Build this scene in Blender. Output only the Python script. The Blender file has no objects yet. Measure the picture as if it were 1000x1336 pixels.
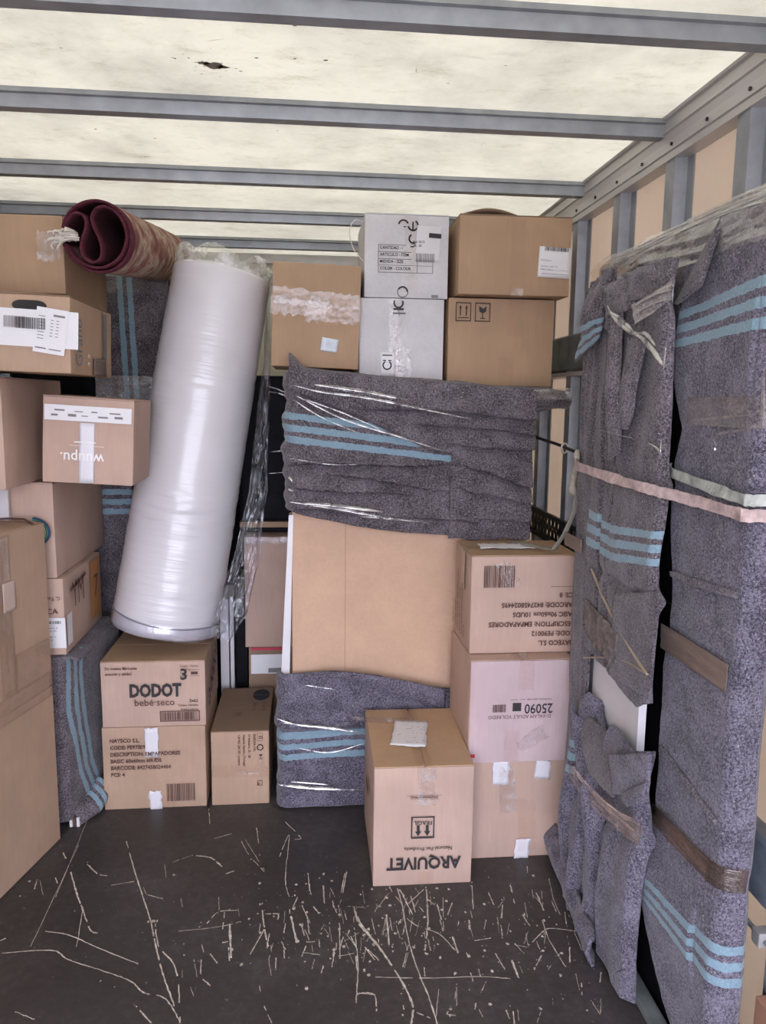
import bpy, bmesh, math, random
from mathutils import Vector, Matrix, noise

C = bpy.context.scene.collection
S = bpy.context.scene
RND = random.Random(7)

# ------------------------------------------------------------------ camera
CAM_F, CAM_YAW, CAM_PITCH, CAM_ROLL, CAM_H = 1000.0, math.radians(5.7), math.radians(8.3), 0.012, 1.5
_f = Vector((math.sin(CAM_YAW)*math.cos(CAM_PITCH), math.cos(CAM_YAW)*math.cos(CAM_PITCH), -math.sin(CAM_PITCH)))
_r0 = Vector((math.cos(CAM_YAW), -math.sin(CAM_YAW), 0))
_u0 = _r0.cross(_f)
_r = _r0*math.cos(CAM_ROLL) + _u0*math.sin(CAM_ROLL)
_u = _u0*math.cos(CAM_ROLL) - _r0*math.sin(CAM_ROLL)
cam_d = bpy.data.cameras.new('camera')
cam_d.sensor_fit = 'VERTICAL'; cam_d.sensor_height = 24; cam_d.lens = 24*CAM_F/1336
cam_d.clip_start = 0.02
cam = bpy.data.objects.new('camera', cam_d); C.objects.link(cam)
cam.matrix_world = Matrix(((_r.x, _u.x, -_f.x, 0), (_r.y, _u.y, -_f.y, 0), (_r.z, _u.z, -_f.z, CAM_H), (0, 0, 0, 1)))
S.camera = cam

# ------------------------------------------------------------------ light
S.view_settings.view_transform = 'Standard'; S.view_settings.look = 'None'
S.view_settings.exposure = 1.5; S.view_settings.gamma = 1.0; S.view_settings.use_curve_mapping = False
world = bpy.data.worlds.new('daylight'); S.world = world; world.use_nodes = True
bg = world.node_tree.nodes['Background']
bg.inputs['Color'].default_value = (0.85, 0.87, 1.06, 1); bg.inputs['Strength'].default_value = 3.0
sun_d = bpy.data.lights.new('sun', 'SUN'); sun_d.energy = 4.6; sun_d.angle = math.radians(3); sun_d.color = (1.0, 0.95, 0.86)
sun = bpy.data.objects.new('sun', sun_d); C.objects.link(sun)
sun.rotation_euler = Vector((-0.45, -0.25, -0.9)).to_track_quat('-Z', 'Y').to_euler()
sun.location = (3, 2, 6)


def at(px, py, X=None, Y=None, Z=None):
    """point of the place seen at a photo position, on a known world plane"""
    d = _r*((px-500)/CAM_F) + _u*((668-py)/CAM_F) + _f
    s = X/d.x if X is not None else Y/d.y if Y is not None else (Z-CAM_H)/d.z
    return Vector((0, 0, CAM_H)) + d*s


# ------------------------------------------------------------------ materials
def newmat(name):
    m = bpy.data.materials.new(name); m.use_nodes = True
    nt = m.node_tree; nt.nodes.clear()
    return m, nt


def N(nt, t, **kw):
    n = nt.nodes.new(t)
    for k, v in kw.items():
        if k.startswith('i_'):
            n.inputs[k[2:].replace('_', ' ')].default_value = v
        else:
            setattr(n, k, v)
    return n


def L(nt, a, b): nt.links.new(a, b)


def out(nt, sh):
    o = N(nt, 'ShaderNodeOutputMaterial'); L(nt, sh, o.inputs['Surface']); return o


def ramp(nt, fac, stops):
    r = N(nt, 'ShaderNodeValToRGB'); L(nt, fac, r.inputs['Fac'])
    e = r.color_ramp.elements
    while len(e) < len(stops): e.new(0.5)
    for i, (p, c) in enumerate(stops):
        e[i].position = p; e[i].color = (c[0], c[1], c[2], 1)
    return r


def noise_n(nt, scale, detail=3, vec=None, rough=0.55, mapscale=None):
    tc = N(nt, 'ShaderNodeTexCoord')
    src = tc.outputs['Object'] if vec is None else vec
    if mapscale:
        mp = N(nt, 'ShaderNodeMapping'); mp.inputs['Scale'].default_value = mapscale
        L(nt, src, mp.inputs['Vector']); src = mp.outputs['Vector']
    n = N(nt, 'ShaderNodeTexNoise'); n.inputs['Scale'].default_value = scale
    n.inputs['Detail'].default_value = detail; n.inputs['Roughness'].default_value = rough
    L(nt, src, n.inputs['Vector'])
    return n.outputs['Fac']


def simple(name, col, rough=0.6, metal=0.0, var=0.08, nscale=8, bump=0.0, bscale=60, coat=0.0, mapscale=None, spec=0.5):
    m, nt = newmat(name)
    f = noise_n(nt, nscale, 4, mapscale=mapscale)
    lo = [max(0, c*(1-var*2)) for c in col]; hi = [min(1, c*(1+var*2)) for c in col]
    r = ramp(nt, f, [(0.25, lo), (0.75, hi)])
    p = N(nt, 'ShaderNodeBsdfPrincipled'); L(nt, r.outputs[0], p.inputs['Base Color'])
    p.inputs['Roughness'].default_value = rough; p.inputs['Metallic'].default_value = metal
    p.inputs['Coat Weight'].default_value = coat; p.inputs['Coat Roughness'].default_value = 0.12
    p.inputs['Specular IOR Level'].default_value = spec
    if bump:
        b = N(nt, 'ShaderNodeBump'); b.inputs['Strength'].default_value = bump; b.inputs['Distance'].default_value = 0.003
        L(nt, noise_n(nt, bscale, 3, mapscale=mapscale), b.inputs['Height']); L(nt, b.outputs[0], p.inputs['Normal'])
    out(nt, p.outputs[0]); return m


def kraft(name, col, st=0.12):
    """corrugated board: soft blotches, faint flute lines and fibres"""
    m, nt = newmat(name)
    big = noise_n(nt, 5, 3); fib = noise_n(nt, 90, 2, mapscale=(1, 1, st)); fl = noise_n(nt, 160, 0, mapscale=(1, 1, st*0.16))
    mx = N(nt, 'ShaderNodeMath', operation='ADD'); L(nt, big, mx.inputs[0])
    mu = N(nt, 'ShaderNodeMath', operation='MULTIPLY'); L(nt, fib, mu.inputs[0]); mu.inputs[1].default_value = 0.32
    L(nt, mu.outputs[0], mx.inputs[1])
    r = ramp(nt, mx.outputs[0], [(0.38, [c*0.90 for c in col]), (0.66, col), (0.85, [min(1, c*1.1) for c in col])])
    p = N(nt, 'ShaderNodeBsdfPrincipled'); L(nt, r.outputs[0], p.inputs['Base Color'])
    p.inputs['Roughness'].default_value = 0.72; p.inputs['Specular IOR Level'].default_value = 0.3
    b = N(nt, 'ShaderNodeBump'); b.inputs['Strength'].default_value = 0.14; b.inputs['Distance'].default_value = 0.0015
    ad = N(nt, 'ShaderNodeMath', operation='ADD'); L(nt, fl, ad.inputs[0]); L(nt, big, ad.inputs[1])
    L(nt, ad.outputs[0], b.inputs['Height']); L(nt, b.outputs[0], p.inputs['Normal'])
    out(nt, p.outputs[0]); return m


def wool(name, dark, light, blue=(0.235, 0.345, 0.41)):
    """felted removal blanket; stripes sit where the stripe coordinate (UV y, metres) says"""
    m, nt = newmat(name)
    uv = N(nt, 'ShaderNodeUVMap'); uv.uv_map = 'UVMap'
    f1 = noise_n(nt, 190, 3, rough=0.95); f2 = noise_n(nt, 14, 3)
    a = N(nt, 'ShaderNodeMath', operation='MULTIPLY_ADD'); L(nt, f2, a.inputs[0]); a.inputs[1].default_value = 0.25; L(nt, f1, a.inputs[2])
    base = ramp(nt, a.outputs[0], [(0.53, dark), (0.635, [(x+y)/2 for x, y in zip(dark, light)]), (0.76, light)])
    # pale flecks
    fn = noise_n(nt, 200, 1, rough=0.5)
    fl = N(nt, 'ShaderNodeMath', operation='GREATER_THAN'); L(nt, fn, fl.inputs[0]); fl.inputs[1].default_value = 0.71
    m0 = N(nt, 'ShaderNodeMix', data_type='RGBA'); L(nt, fl.outputs[0], m0.inputs['Factor'])
    L(nt, base.outputs[0], m0.inputs['A']); m0.inputs['B'].default_value = (0.36, 0.33, 0.34, 1)
    sp = N(nt, 'ShaderNodeSeparateXYZ'); L(nt, uv.outputs[0], sp.inputs[0])
    wob = noise_n(nt, 60, 2)
    w = N(nt, 'ShaderNodeMath', operation='MULTIPLY_ADD'); L(nt, wob, w.inputs[0]); w.inputs[1].default_value = 0.010; L(nt, sp.outputs['Y'], w.inputs[2])
    w2 = N(nt, 'ShaderNodeMath', operation='SUBTRACT'); L(nt, w.outputs[0], w2.inputs[0]); w2.inputs[1].default_value = 0.005
    pm = N(nt, 'ShaderNodeMath', operation='PINGPONG'); L(nt, w2.outputs[0], pm.inputs[0]); pm.inputs[1].default_value = 0.02
    lt = N(nt, 'ShaderNodeMath', operation='GREATER_THAN'); L(nt, pm.outputs[0], lt.inputs[0]); lt.inputs[1].default_value = 0.0085
    g0 = N(nt, 'ShaderNodeMath', operation='GREATER_THAN'); L(nt, w2.outputs[0], g0.inputs[0]); g0.inputs[1].default_value = 0.0
    g1 = N(nt, 'ShaderNodeMath', operation='LESS_THAN'); L(nt, w2.outputs[0], g1.inputs[0]); g1.inputs[1].default_value = 0.12
    k1 = N(nt, 'ShaderNodeMath', operation='MULTIPLY'); L(nt, lt.outputs[0], k1.inputs[0]); L(nt, g0.outputs[0], k1.inputs[1])
    k2 = N(nt, 'ShaderNodeMath', operation='MULTIPLY'); L(nt, k1.outputs[0], k2.inputs[0]); L(nt, g1.outputs[0], k2.inputs[1])
    bl = ramp(nt, f1, [(0.3, [c*0.75 for c in blue]), (0.7, [min(1, c*1.2) for c in blue])])
    mx = N(nt, 'ShaderNodeMix', data_type='RGBA'); L(nt, k2.outputs[0], mx.inputs['Factor'])
    L(nt, m0.outputs['Result'], mx.inputs['A']); L(nt, bl.outputs[0], mx.inputs['B'])
    p = N(nt, 'ShaderNodeBsdfPrincipled'); L(nt, mx.outputs['Result'], p.inputs['Base Color'])
    p.inputs['Roughness'].default_value = 0.95; p.inputs['Specular IOR Level'].default_value = 0.15
    p.inputs['Sheen Weight'].default_value = 0.25; p.inputs['Sheen Roughness'].default_value = 0.4
    b = N(nt, 'ShaderNodeBump'); b.inputs['Strength'].default_value = 0.7; b.inputs['Distance'].default_value = 0.003
    L(nt, a.outputs[0], b.inputs['Height']); L(nt, b.outputs[0], p.inputs['Normal'])
    out(nt, p.outputs[0]); return m


def film(name, tint=(1, 1, 1), base=0.10, white=0.12, rough=0.14, sc=(6, 6, 60), bump=0.6):
    """clear stretch film: mostly see-through, glossy along the creases"""
    m, nt = newmat(name)
    n1 = noise_n(nt, 1.0, 4, mapscale=sc)
    b = N(nt, 'ShaderNodeBump'); b.inputs['Strength'].default_value = bump; b.inputs['Distance'].default_value = 0.01
    L(nt, n1, b.inputs['Height'])
    tr = N(nt, 'ShaderNodeBsdfTransparent'); tr.inputs['Color'].default_value = (tint[0], tint[1], tint[2], 1)
    gl = N(nt, 'ShaderNodeBsdfGlossy'); gl.inputs['Roughness'].default_value = rough; L(nt, b.outputs[0], gl.inputs['Normal'])
    gl.inputs['Color'].default_value = (1, 1, 1, 1)
    lw = N(nt, 'ShaderNodeLayerWeight'); lw.inputs['Blend'].default_value = 0.18; L(nt, b.outputs[0], lw.inputs['Normal'])
    ad = N(nt, 'ShaderNodeMath', operation='MULTIPLY_ADD', use_clamp=True); L(nt, lw.outputs['Fresnel'], ad.inputs[0]); ad.inputs[1].default_value = 0.35; ad.inputs[2].default_value = base
    mx = N(nt, 'ShaderNodeMixShader'); L(nt, ad.outputs[0], mx.inputs['Fac']); L(nt, tr.outputs[0], mx.inputs[1]); L(nt, gl.outputs[0], mx.inputs[2])
    df = N(nt, 'ShaderNodeBsdfDiffuse'); df.inputs['Color'].default_value = (0.85*tint[0], 0.85*tint[1], 0.85*tint[2], 1)
    r = ramp(nt, n1, [(0.45, (0, 0, 0)), (0.72, (white*2.2,)*3)])
    ad2 = N(nt, 'ShaderNodeMath', operation='ADD', use_clamp=True); L(nt, r.outputs[0], ad2.inputs[0]); ad2.inputs[1].default_value = white*0.35
    m2 = N(nt, 'ShaderNodeMixShader'); L(nt, ad2.outputs[0], m2.inputs['Fac']); L(nt, mx.outputs[0], m2.inputs[1]); L(nt, df.outputs[0], m2.inputs[2])
    out(nt, m2.outputs[0]); return m


def translucent(name, col, tcol, mixf, nscale=2.2, var=0.10, speck=True):
    m, nt = newmat(name)
    f = noise_n(nt, nscale, 5, rough=0.6); f2 = noise_n(nt, 22, 5, rough=0.75)
    a = N(nt, 'ShaderNodeMath', operation='MULTIPLY_ADD'); L(nt, f2, a.inputs[0]); a.inputs[1].default_value = 0.5; L(nt, f, a.inputs[2])
    def stops(c): return [(0.45, [x*(1-var*2.2) for x in c]), (0.62, [x*(1-var) for x in c]), (0.85, c)]
    r1 = ramp(nt, a.outputs[0], stops(col)); r2 = ramp(nt, a.outputs[0], stops(tcol))
    d = N(nt, 'ShaderNodeBsdfDiffuse'); t = N(nt, 'ShaderNodeBsdfTranslucent')
    o1, o2 = r1.outputs[0], r2.outputs[0]
    if speck:
        s = noise_n(nt, 9, 6, rough=0.85, mapscale=(1, 2.2, 1))
        sr = ramp(nt, s, [(0.54, (1, 1, 1)), (0.70, (0.80, 0.79, 0.74))])
        q1 = N(nt, 'ShaderNodeMix', data_type='RGBA', blend_type='MULTIPLY'); q1.inputs['Factor'].default_value = 1; L(nt, o1, q1.inputs['A']); L(nt, sr.outputs[0], q1.inputs['B'])
        q2 = N(nt, 'ShaderNodeMix', data_type='RGBA', blend_type='MULTIPLY'); q2.inputs['Factor'].default_value = 1; L(nt, o2, q2.inputs['A']); L(nt, sr.outputs[0], q2.inputs['B'])
        o1, o2 = q1.outputs['Result'], q2.outputs['Result']
    L(nt, o1, d.inputs['Color']); L(nt, o2, t.inputs['Color'])
    mx = N(nt, 'ShaderNodeMixShader'); mx.inputs['Fac'].default_value = mixf
    L(nt, d.outputs[0], mx.inputs[1]); L(nt, t.outputs[0], mx.inputs[2]); out(nt, mx.outputs[0]); return m


K_TAN = kraft('kraft_tan', (0.40, 0.265, 0.165))
K_MID = kraft('kraft_mid', (0.46, 0.315, 0.22))
K_PINK = kraft('kraft_pink', (0.52, 0.365, 0.29))
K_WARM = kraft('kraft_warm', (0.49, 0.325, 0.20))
K_ROSE = kraft('kraft_rose_print', (0.56, 0.43, 0.43))
K_WHITE = kraft('board_white', (0.60, 0.59, 0.60), 1.0)
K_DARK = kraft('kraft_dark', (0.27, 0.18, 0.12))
K_HARD = kraft('hardboard', (0.58, 0.385, 0.265), 1.0)
INK = simple('ink_black', (0.03, 0.027, 0.027), 0.7)
INK_BR = simple('ink_brown', (0.11, 0.055, 0.045), 0.75)
INK_GR = simple('ink_grey', (0.22, 0.20, 0.20), 0.7)
INK_BLUE = simple('ink_blue', (0.12, 0.17, 0.22), 0.7)
INK_WHITE = simple('ink_white', (0.85, 0.83, 0.82), 0.6)
INK_RED = simple('ink_red', (0.55, 0.04, 0.08), 0.6)
PAPER = simple('label_paper', (0.78, 0.77, 0.78), 0.5, var=0.02)
TAPE_W = simple('paper_tape', (0.74, 0.72, 0.75), 0.35, var=0.03, bump=0.3)
TAPE_C = film('clear_tape', tint=(0.975, 0.955, 0.935), base=0.02, white=0.02, rough=0.25, sc=(25, 25, 25), bump=0.3)
TAPE_M = film('milky_tape', tint=(0.96, 0.94, 0.93), base=0.07, white=0.16, rough=0.2, sc=(30, 30, 30), bump=0.8)
TAPE_BR = simple('brown_tape', (0.20, 0.145, 0.12), 0.28, var=0.15, bump=0.5, bscale=80, mapscale=(1, 1, 8))
FILM_H = film('stretch_film', base=0.05, white=0.035, rough=0.10, sc=(3, 3, 75), bump=0.9)
FILM_V = film('stretch_film_loose', tint=(0.80, 0.81, 0.88), base=0.07, white=0.07, rough=0.16, sc=(22, 22, 9), bump=0.9)
FILM_T = film('stretch_film_top', tint=(0.97, 0.96, 0.92), base=0.04, white=0.045, rough=0.15, sc=(60, 5, 60), bump=0.8)
def crease_mat():
    m, nt = newmat('film_crease')
    tr = N(nt, 'ShaderNodeBsdfTransparent'); gl = N(nt, 'ShaderNodeBsdfGlossy'); gl.inputs['Roughness'].default_value = 0.16
    b = N(nt, 'ShaderNodeBump'); b.inputs['Strength'].default_value = 0.5; b.inputs['Distance'].default_value = 0.004
    n = noise_n(nt, 45, 3); L(nt, n, b.inputs['Height']); L(nt, b.outputs[0], gl.inputs['Normal'])
    r = ramp(nt, noise_n(nt, 26, 3), [(0.35, (0.10,)*3), (0.62, (0.75,)*3)])
    mx = N(nt, 'ShaderNodeMixShader'); L(nt, r.outputs[0], mx.inputs['Fac']); L(nt, tr.outputs[0], mx.inputs[1]); L(nt, gl.outputs[0], mx.inputs[2]); out(nt, mx.outputs[0]); return m


CREASE = crease_mat()
FILM_X = film('bunched_film', tint=(0.96, 0.94, 0.9), base=0.10, white=0.16, rough=0.14, sc=(30, 30, 45), bump=0.9)
WOOL = wool('blanket_wool', (0.040, 0.033, 0.037), (0.230, 0.200, 0.222))
WOOL_B = wool('blanket_wool_cool', (0.043, 0.038, 0.050), (0.245, 0.225, 0.285))
STEEL = simple('galvanised_steel', (0.30, 0.315, 0.335), 0.42, 0.35, 0.10, 14, 0.15, 40)
ALU = simple('aluminium_rail', (0.50, 0.48, 0.47), 0.4, 0.3, 0.06, 10, 0.1, 30, mapscale=(1, 0.1, 1))
RAIL = simple('grey_rail', (0.17, 0.19, 0.185), 0.55, 0.2, 0.2, 12, 0.2, 50)
RAIL_LOW = simple('kick_rail', (0.22, 0.25, 0.30), 0.5, 0.3, 0.2, 14, 0.2, 50)
BLACKM = simple('black_steel', (0.02, 0.02, 0.024), 0.45, 0.2, 0.2)
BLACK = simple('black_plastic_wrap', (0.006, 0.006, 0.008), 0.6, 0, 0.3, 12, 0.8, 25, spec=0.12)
WHITE_L = simple('white_laminate', (0.74, 0.72, 0.73), 0.3, var=0.02)
WHITE_P = simple('white_board_panel', (0.72, 0.70, 0.71), 0.38, var=0.05, nscale=5)
STRAP_P = simple('strap_pink_webbing', (0.50, 0.38, 0.36), 0.8, var=0.2, nscale=40, bump=0.6, bscale=150)
STRAP_G = simple('strap_grey_webbing', (0.40, 0.42, 0.38), 0.8, var=0.2, nscale=40, bump=0.6, bscale=150)
CORD = simple('cord_cream', (0.42, 0.37, 0.30), 0.8, var=0.2, nscale=50, bump=0.5)
MAROON = simple('carpet_pile_maroon', (0.085, 0.012, 0.024), 0.95, var=0.3, nscale=120, bump=0.8, bscale=200)
FRINGE = simple('carpet_fringe', (0.72, 0.66, 0.58), 0.9, var=0.1)
HEADB = simple('front_bulkhead', (0.70, 0.66, 0.54), 0.6, var=0.04, nscale=3)
PLY = simple('side_plywood', (0.50, 0.40, 0.30), 0.6, var=0.08, nscale=3, mapscale=(1, 1, 5))


def foam_mat():
    m, nt = newmat('mattress_under_film')
    p = N(nt, 'ShaderNodeBsdfPrincipled')
    r = ramp(nt, noise_n(nt, 3, 3), [(0.3, (0.66, 0.64, 0.66)), (0.7, (0.72, 0.70, 0.72))]); L(nt, r.outputs[0], p.inputs['Base Color'])
    p.inputs['Roughness'].default_value = 0.42; p.inputs['Coat Weight'].default_value = 0.7; p.inputs['Coat Roughness'].default_value = 0.13
    n1 = noise_n(nt, 1, 3, mapscale=(2.2, 2.2, 34)); n2 = noise_n(nt, 1, 2, mapscale=(4, 4, 85))
    ad = N(nt, 'ShaderNodeMath', operation='MULTIPLY_ADD'); L(nt, n2, ad.inputs[0]); ad.inputs[1].default_value = 0.4; L(nt, n1, ad.inputs[2])
    b = N(nt, 'ShaderNodeBump'); b.inputs['Strength'].default_value = 0.42; b.inputs['Distance'].default_value = 0.006
    L(nt, ad.outputs[0], b.inputs['Height']); L(nt, b.outputs[0], p.inputs['Normal']); L(nt, b.outputs[0], p.inputs['Coat Normal'])
    out(nt, p.outputs[0]); return m


FOAM = foam_mat()


def floor_mat():
    m, nt = newmat('phenolic_floor')
    f = noise_n(nt, 2.5, 6, rough=0.7); g = noise_n(nt, 40, 4, rough=0.8)
    a = N(nt, 'ShaderNodeMath', operation='MULTIPLY_ADD'); L(nt, g, a.inputs[0]); a.inputs[1].default_value = 0.5; L(nt, f, a.inputs[2])
    r = ramp(nt, a.outputs[0], [(0.45, (0.026, 0.022, 0.021)), (0.75, (0.048, 0.041, 0.040)), (1.0, (0.085, 0.076, 0.075))])
    # pale dusty specks and hair scratches
    v1 = noise_n(nt, 1, 3, rough=0.7, mapscale=(60, 4, 1)); v2 = noise_n(nt, 70, 1); v3 = noise_n(nt, 6, 2)
    th = N(nt, 'ShaderNodeMath', operation='GREATER_THAN'); L(nt, v1, th.inputs[0]); th.inputs[1].default_value = 0.74
    t2 = N(nt, 'ShaderNodeMath', operation='GREATER_THAN'); L(nt, v2, t2.inputs[0]); t2.inputs[1].default_value = 0.735
    t3 = N(nt, 'ShaderNodeMath', operation='GREATER_THAN'); L(nt, v3, t3.inputs[0]); t3.inputs[1].default_value = 0.5
    q = N(nt, 'ShaderNodeMath', operation='MAXIMUM'); L(nt, th.outputs[0], q.inputs[0])
    q2 = N(nt, 'ShaderNodeMath', operation='MULTIPLY'); L(nt, t2.outputs[0], q2.inputs[0]); L(nt, t3.outputs[0], q2.inputs[1]); L(nt, q2.outputs[0], q.inputs[1])
    q3 = N(nt, 'ShaderNodeMath', operation='MULTIPLY'); L(nt, q.outputs[0], q3.inputs[0]); q3.inputs[1].default_value = 0.35
    mx = N(nt, 'ShaderNodeMix', data_type='RGBA'); L(nt, q3.outputs[0], mx.inputs['Factor']); L(nt, r.outputs[0], mx.inputs['A']); mx.inputs['B'].default_value = (0.35, 0.31, 0.28, 1)
    p = N(nt, 'ShaderNodeBsdfPrincipled'); L(nt, mx.outputs['Result'], p.inputs['Base Color'])
    rr = ramp(nt, f, [(0.3, (0.42,)*3), (0.7, (0.6,)*3)]); L(nt, rr.outputs[0], p.inputs['Roughness'])
    b = N(nt, 'ShaderNodeBump'); b.inputs['Strength'].default_value = 0.3; b.inputs['Distance'].default_value = 0.002
    L(nt, g, b.inputs['Height']); L(nt, b.outputs[0], p.inputs['Normal']); out(nt, p.outputs[0]); return m


FLOOR = floor_mat()
SCRATCH = simple('bare_wood_scratch', (0.60, 0.54, 0.47), 0.8, var=0.25, nscale=60)
ROOF = translucent('roof_grp', (0.64, 0.63, 0.58), (0.52, 0.508, 0.45), 0.5, var=0.12)
WALLT = translucent('wall_grp', (0.60, 0.55, 0.49), (0.42, 0.36, 0.295), 0.5, var=0.05, speck=False)


def carpet_mat():
    m, nt = newmat('carpet_back')
    w = noise_n(nt, 1, 3, mapscale=(10, 9, 10)); g = noise_n(nt, 1, 1, mapscale=(50, 130, 50))
    r = ramp(nt, w, [(0.38, (0.22, 0.07, 0.06)), (0.50, (0.42, 0.24, 0.19)), (0.56, (0.52, 0.42, 0.31)), (0.66, (0.30, 0.11, 0.09))])
    r2 = ramp(nt, g, [(0.4, (0.65,)*3), (0.6, (1.0,)*3)])
    mx = N(nt, 'ShaderNodeMix', data_type='RGBA', blend_type='MULTIPLY'); mx.inputs['Factor'].default_value = 1; L(nt, r.outputs[0], mx.inputs['A']); L(nt, r2.outputs[0], mx.inputs['B'])
    p = N(nt, 'ShaderNodeBsdfPrincipled'); L(nt, mx.outputs['Result'], p.inputs['Base Color']); p.inputs['Roughness'].default_value = 0.95
    out(nt, p.outputs[0]); return m


CARPET = carpet_mat()


# ------------------------------------------------------------------ mesh helpers
def tag(o, label=None, cat=None, group=None, kind=None):
    if label: o['label'] = label
    if cat: o['category'] = cat
    if group: o['group'] = group
    if kind: o['kind'] = kind
    return o


def thing(name, label, cat, loc, rot=(0, 0, 0), group=None):
    o = bpy.data.objects.new(name, None); C.objects.link(o)
    o.location = loc; o.rotation_euler = rot; o.empty_display_size = 0.1
    return tag(o, label, cat, group)


def mesh_obj(name, verts, faces, mats, parent=None, uvs=None, smooth=False, local=False, midx=None):
    """one mesh object; coordinates are world unless local, and get moved into an unrotated parent's frame"""
    me = bpy.data.meshes.new(name)
    if parent is not None and not local:
        off = Vector(parent.location)
        verts = [Vector(v)-off for v in verts]
    me.from_pydata([tuple(v) for v in verts], [], faces)
    if not isinstance(mats, (list, tuple)): mats = [mats]
    for m in mats: me.materials.append(m)
    if midx: me.polygons.foreach_set('material_index', midx)
    if smooth: me.polygons.foreach_set('use_smooth', [True]*len(me.polygons))
    if uvs:
        ul = me.uv_layers.new(name='UVMap')
        for l in me.loops: ul.data[l.index].uv = uvs[l.vertex_index]
    me.update()
    o = bpy.data.objects.new(name, me); C.objects.link(o)
    if parent is not None: o.parent = parent
    return o


def box_vf(x0, x1, y0, y1, z0, z1):
    v = [(x0, y0, z0), (x1, y0, z0), (x1, y1, z0), (x0, y1, z0), (x0, y0, z1), (x1, y0, z1), (x1, y1, z1), (x0, y1, z1)]
    f = [(0, 3, 2, 1), (4, 5, 6, 7), (0, 1, 5, 4), (1, 2, 6, 5), (2, 3, 7, 6), (3, 0, 4, 7)]
    return v, f


class MB:
    def __init__(s): s.v = []; s.f = []

    def add(s, v, f):
        n = len(s.v); s.v += [Vector(p) for p in v]; s.f += [tuple(i+n for i in q) for q in f]; return s

    def box(s, *a): return s.add(*box_vf(*a))

    def build(s, name, mat, parent=None, **k): return mesh_obj(name, s.v, s.f, mat, parent, **k)


def bevel_box(name, x0, x1, y0, y1, z0, z1, mat, parent=None, bev=0.004, seg=2, local=False, sub=0, bulge=0.0, seed=0):
    bm = bmesh.new()
    v, f = box_vf(x0, x1, y0, y1, z0, z1)
    bv = [bm.verts.new(p) for p in v]
    for q in f: bm.faces.new([bv[i] for i in q])
    if bev: bmesh.ops.bevel(bm, geom=bm.edges[:], offset=bev, segments=seg, affect='EDGES', profile=0.6)
    if sub:
        bmesh.ops.subdivide_edges(bm, edges=[e for e in bm.edges if e.calc_length() > 0.05], cuts=sub, use_grid_fill=True)
        cx, cy, cz = (x0+x1)/2, (y0+y1)/2, (z0+z1)/2; hx, hy, hz = (x1-x0)/2, (y1-y0)/2, (z1-z0)/2
        for p in bm.verts:
            a, b, c = (p.co.x-cx)/hx, (p.co.y-cy)/hy, (p.co.z-cz)/hz
            n = noise.noise(Vector((p.co.x*3.3+seed, p.co.y*3.3, p.co.z*3.3)))
            A, B, Cc = max(0, 1-a*a), max(0, 1-b*b), max(0, 1-c*c)
            p.co += Vector((a*B*Cc, b*A*Cc, 0))*(bulge*(1+n*1.5)) + Vector((noise.noise(p.co*5+Vector((seed, 0, 0))), noise.noise(p.co*5+Vector((0, seed, 5))), 0))*0.0016
    me = bpy.data.meshes.new(name)
    if parent is not None and not local:
        bmesh.ops.translate(bm, verts=bm.verts[:], vec=-Vector(parent.location))
    bm.to_mesh(me); bm.free(); me.materials.append(mat)
    if sub: me.polygons.foreach_set('use_smooth', [True]*len(me.polygons))
    if sub:
        try: me.set_sharp_from_angle(angle=math.radians(25))
        except Exception: pass
    o = bpy.data.objects.new(name, me); C.objects.link(o)
    if parent is not None: o.parent = parent
    return o


def tube_vf(pts, rad, seg=8, caps=True):
    pts = [Vector(p) for p in pts]; v = []; f = []
    up = Vector((0, 0, 1)); n0 = None
    for i, p in enumerate(pts):
        t = (pts[min(i+1, len(pts)-1)]-pts[max(i-1, 0)]).normalized()
        a = t.cross(up if abs(t.dot(up)) < 0.95 else Vector((1, 0, 0))).normalized() if n0 is None else (n0 - t*n0.dot(t)).normalized()
        n0 = a; b = t.cross(a)
        r = rad[i] if isinstance(rad, (list, tuple)) else rad
        for k in range(seg):
            w = 2*math.pi*k/seg; v.append(p+a*math.cos(w)*r+b*math.sin(w)*r)
    for i in range(len(pts)-1):
        for k in range(seg):
            f.append((i*seg+k, i*seg+(k+1) % seg, (i+1)*seg+(k+1) % seg, (i+1)*seg+k))
    if caps:
        f.append(tuple(range(seg))[::-1]); f.append(tuple((len(pts)-1)*seg+k for k in range(seg)))
    return v, f


def catmull(pts, n=8):
    pts = [Vector(p) for p in pts]; P = [pts[0]]+pts+[pts[-1]]; o = []
    for i in range(1, len(P)-2):
        for k in range(n):
            t = k/n; a, b, c, d = P[i-1], P[i], P[i+1], P[i+2]
            o.append(0.5*((2*b)+(c-a)*t+(2*a-5*b+4*c-d)*t*t+(3*b-a-3*c+d)*t**3))
    o.append(pts[-1]); return o


def nz(x, y, z=0.0): return noise.noise(Vector((x, y, z)))


def ridge(x, y, z=0.0): return 1-2*abs(noise.noise(Vector((x, y, z))))


def lerp_t(tab, x):
    """piecewise linear table [(x, y), ...]"""
    if x <= tab[0][0]: return tab[0][1]
    for (a, b), (c, d) in zip(tab, tab[1:]):
        if x <= c: return b+(d-b)*(x-a)/(c-a)
    return tab[-1][1]


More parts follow.
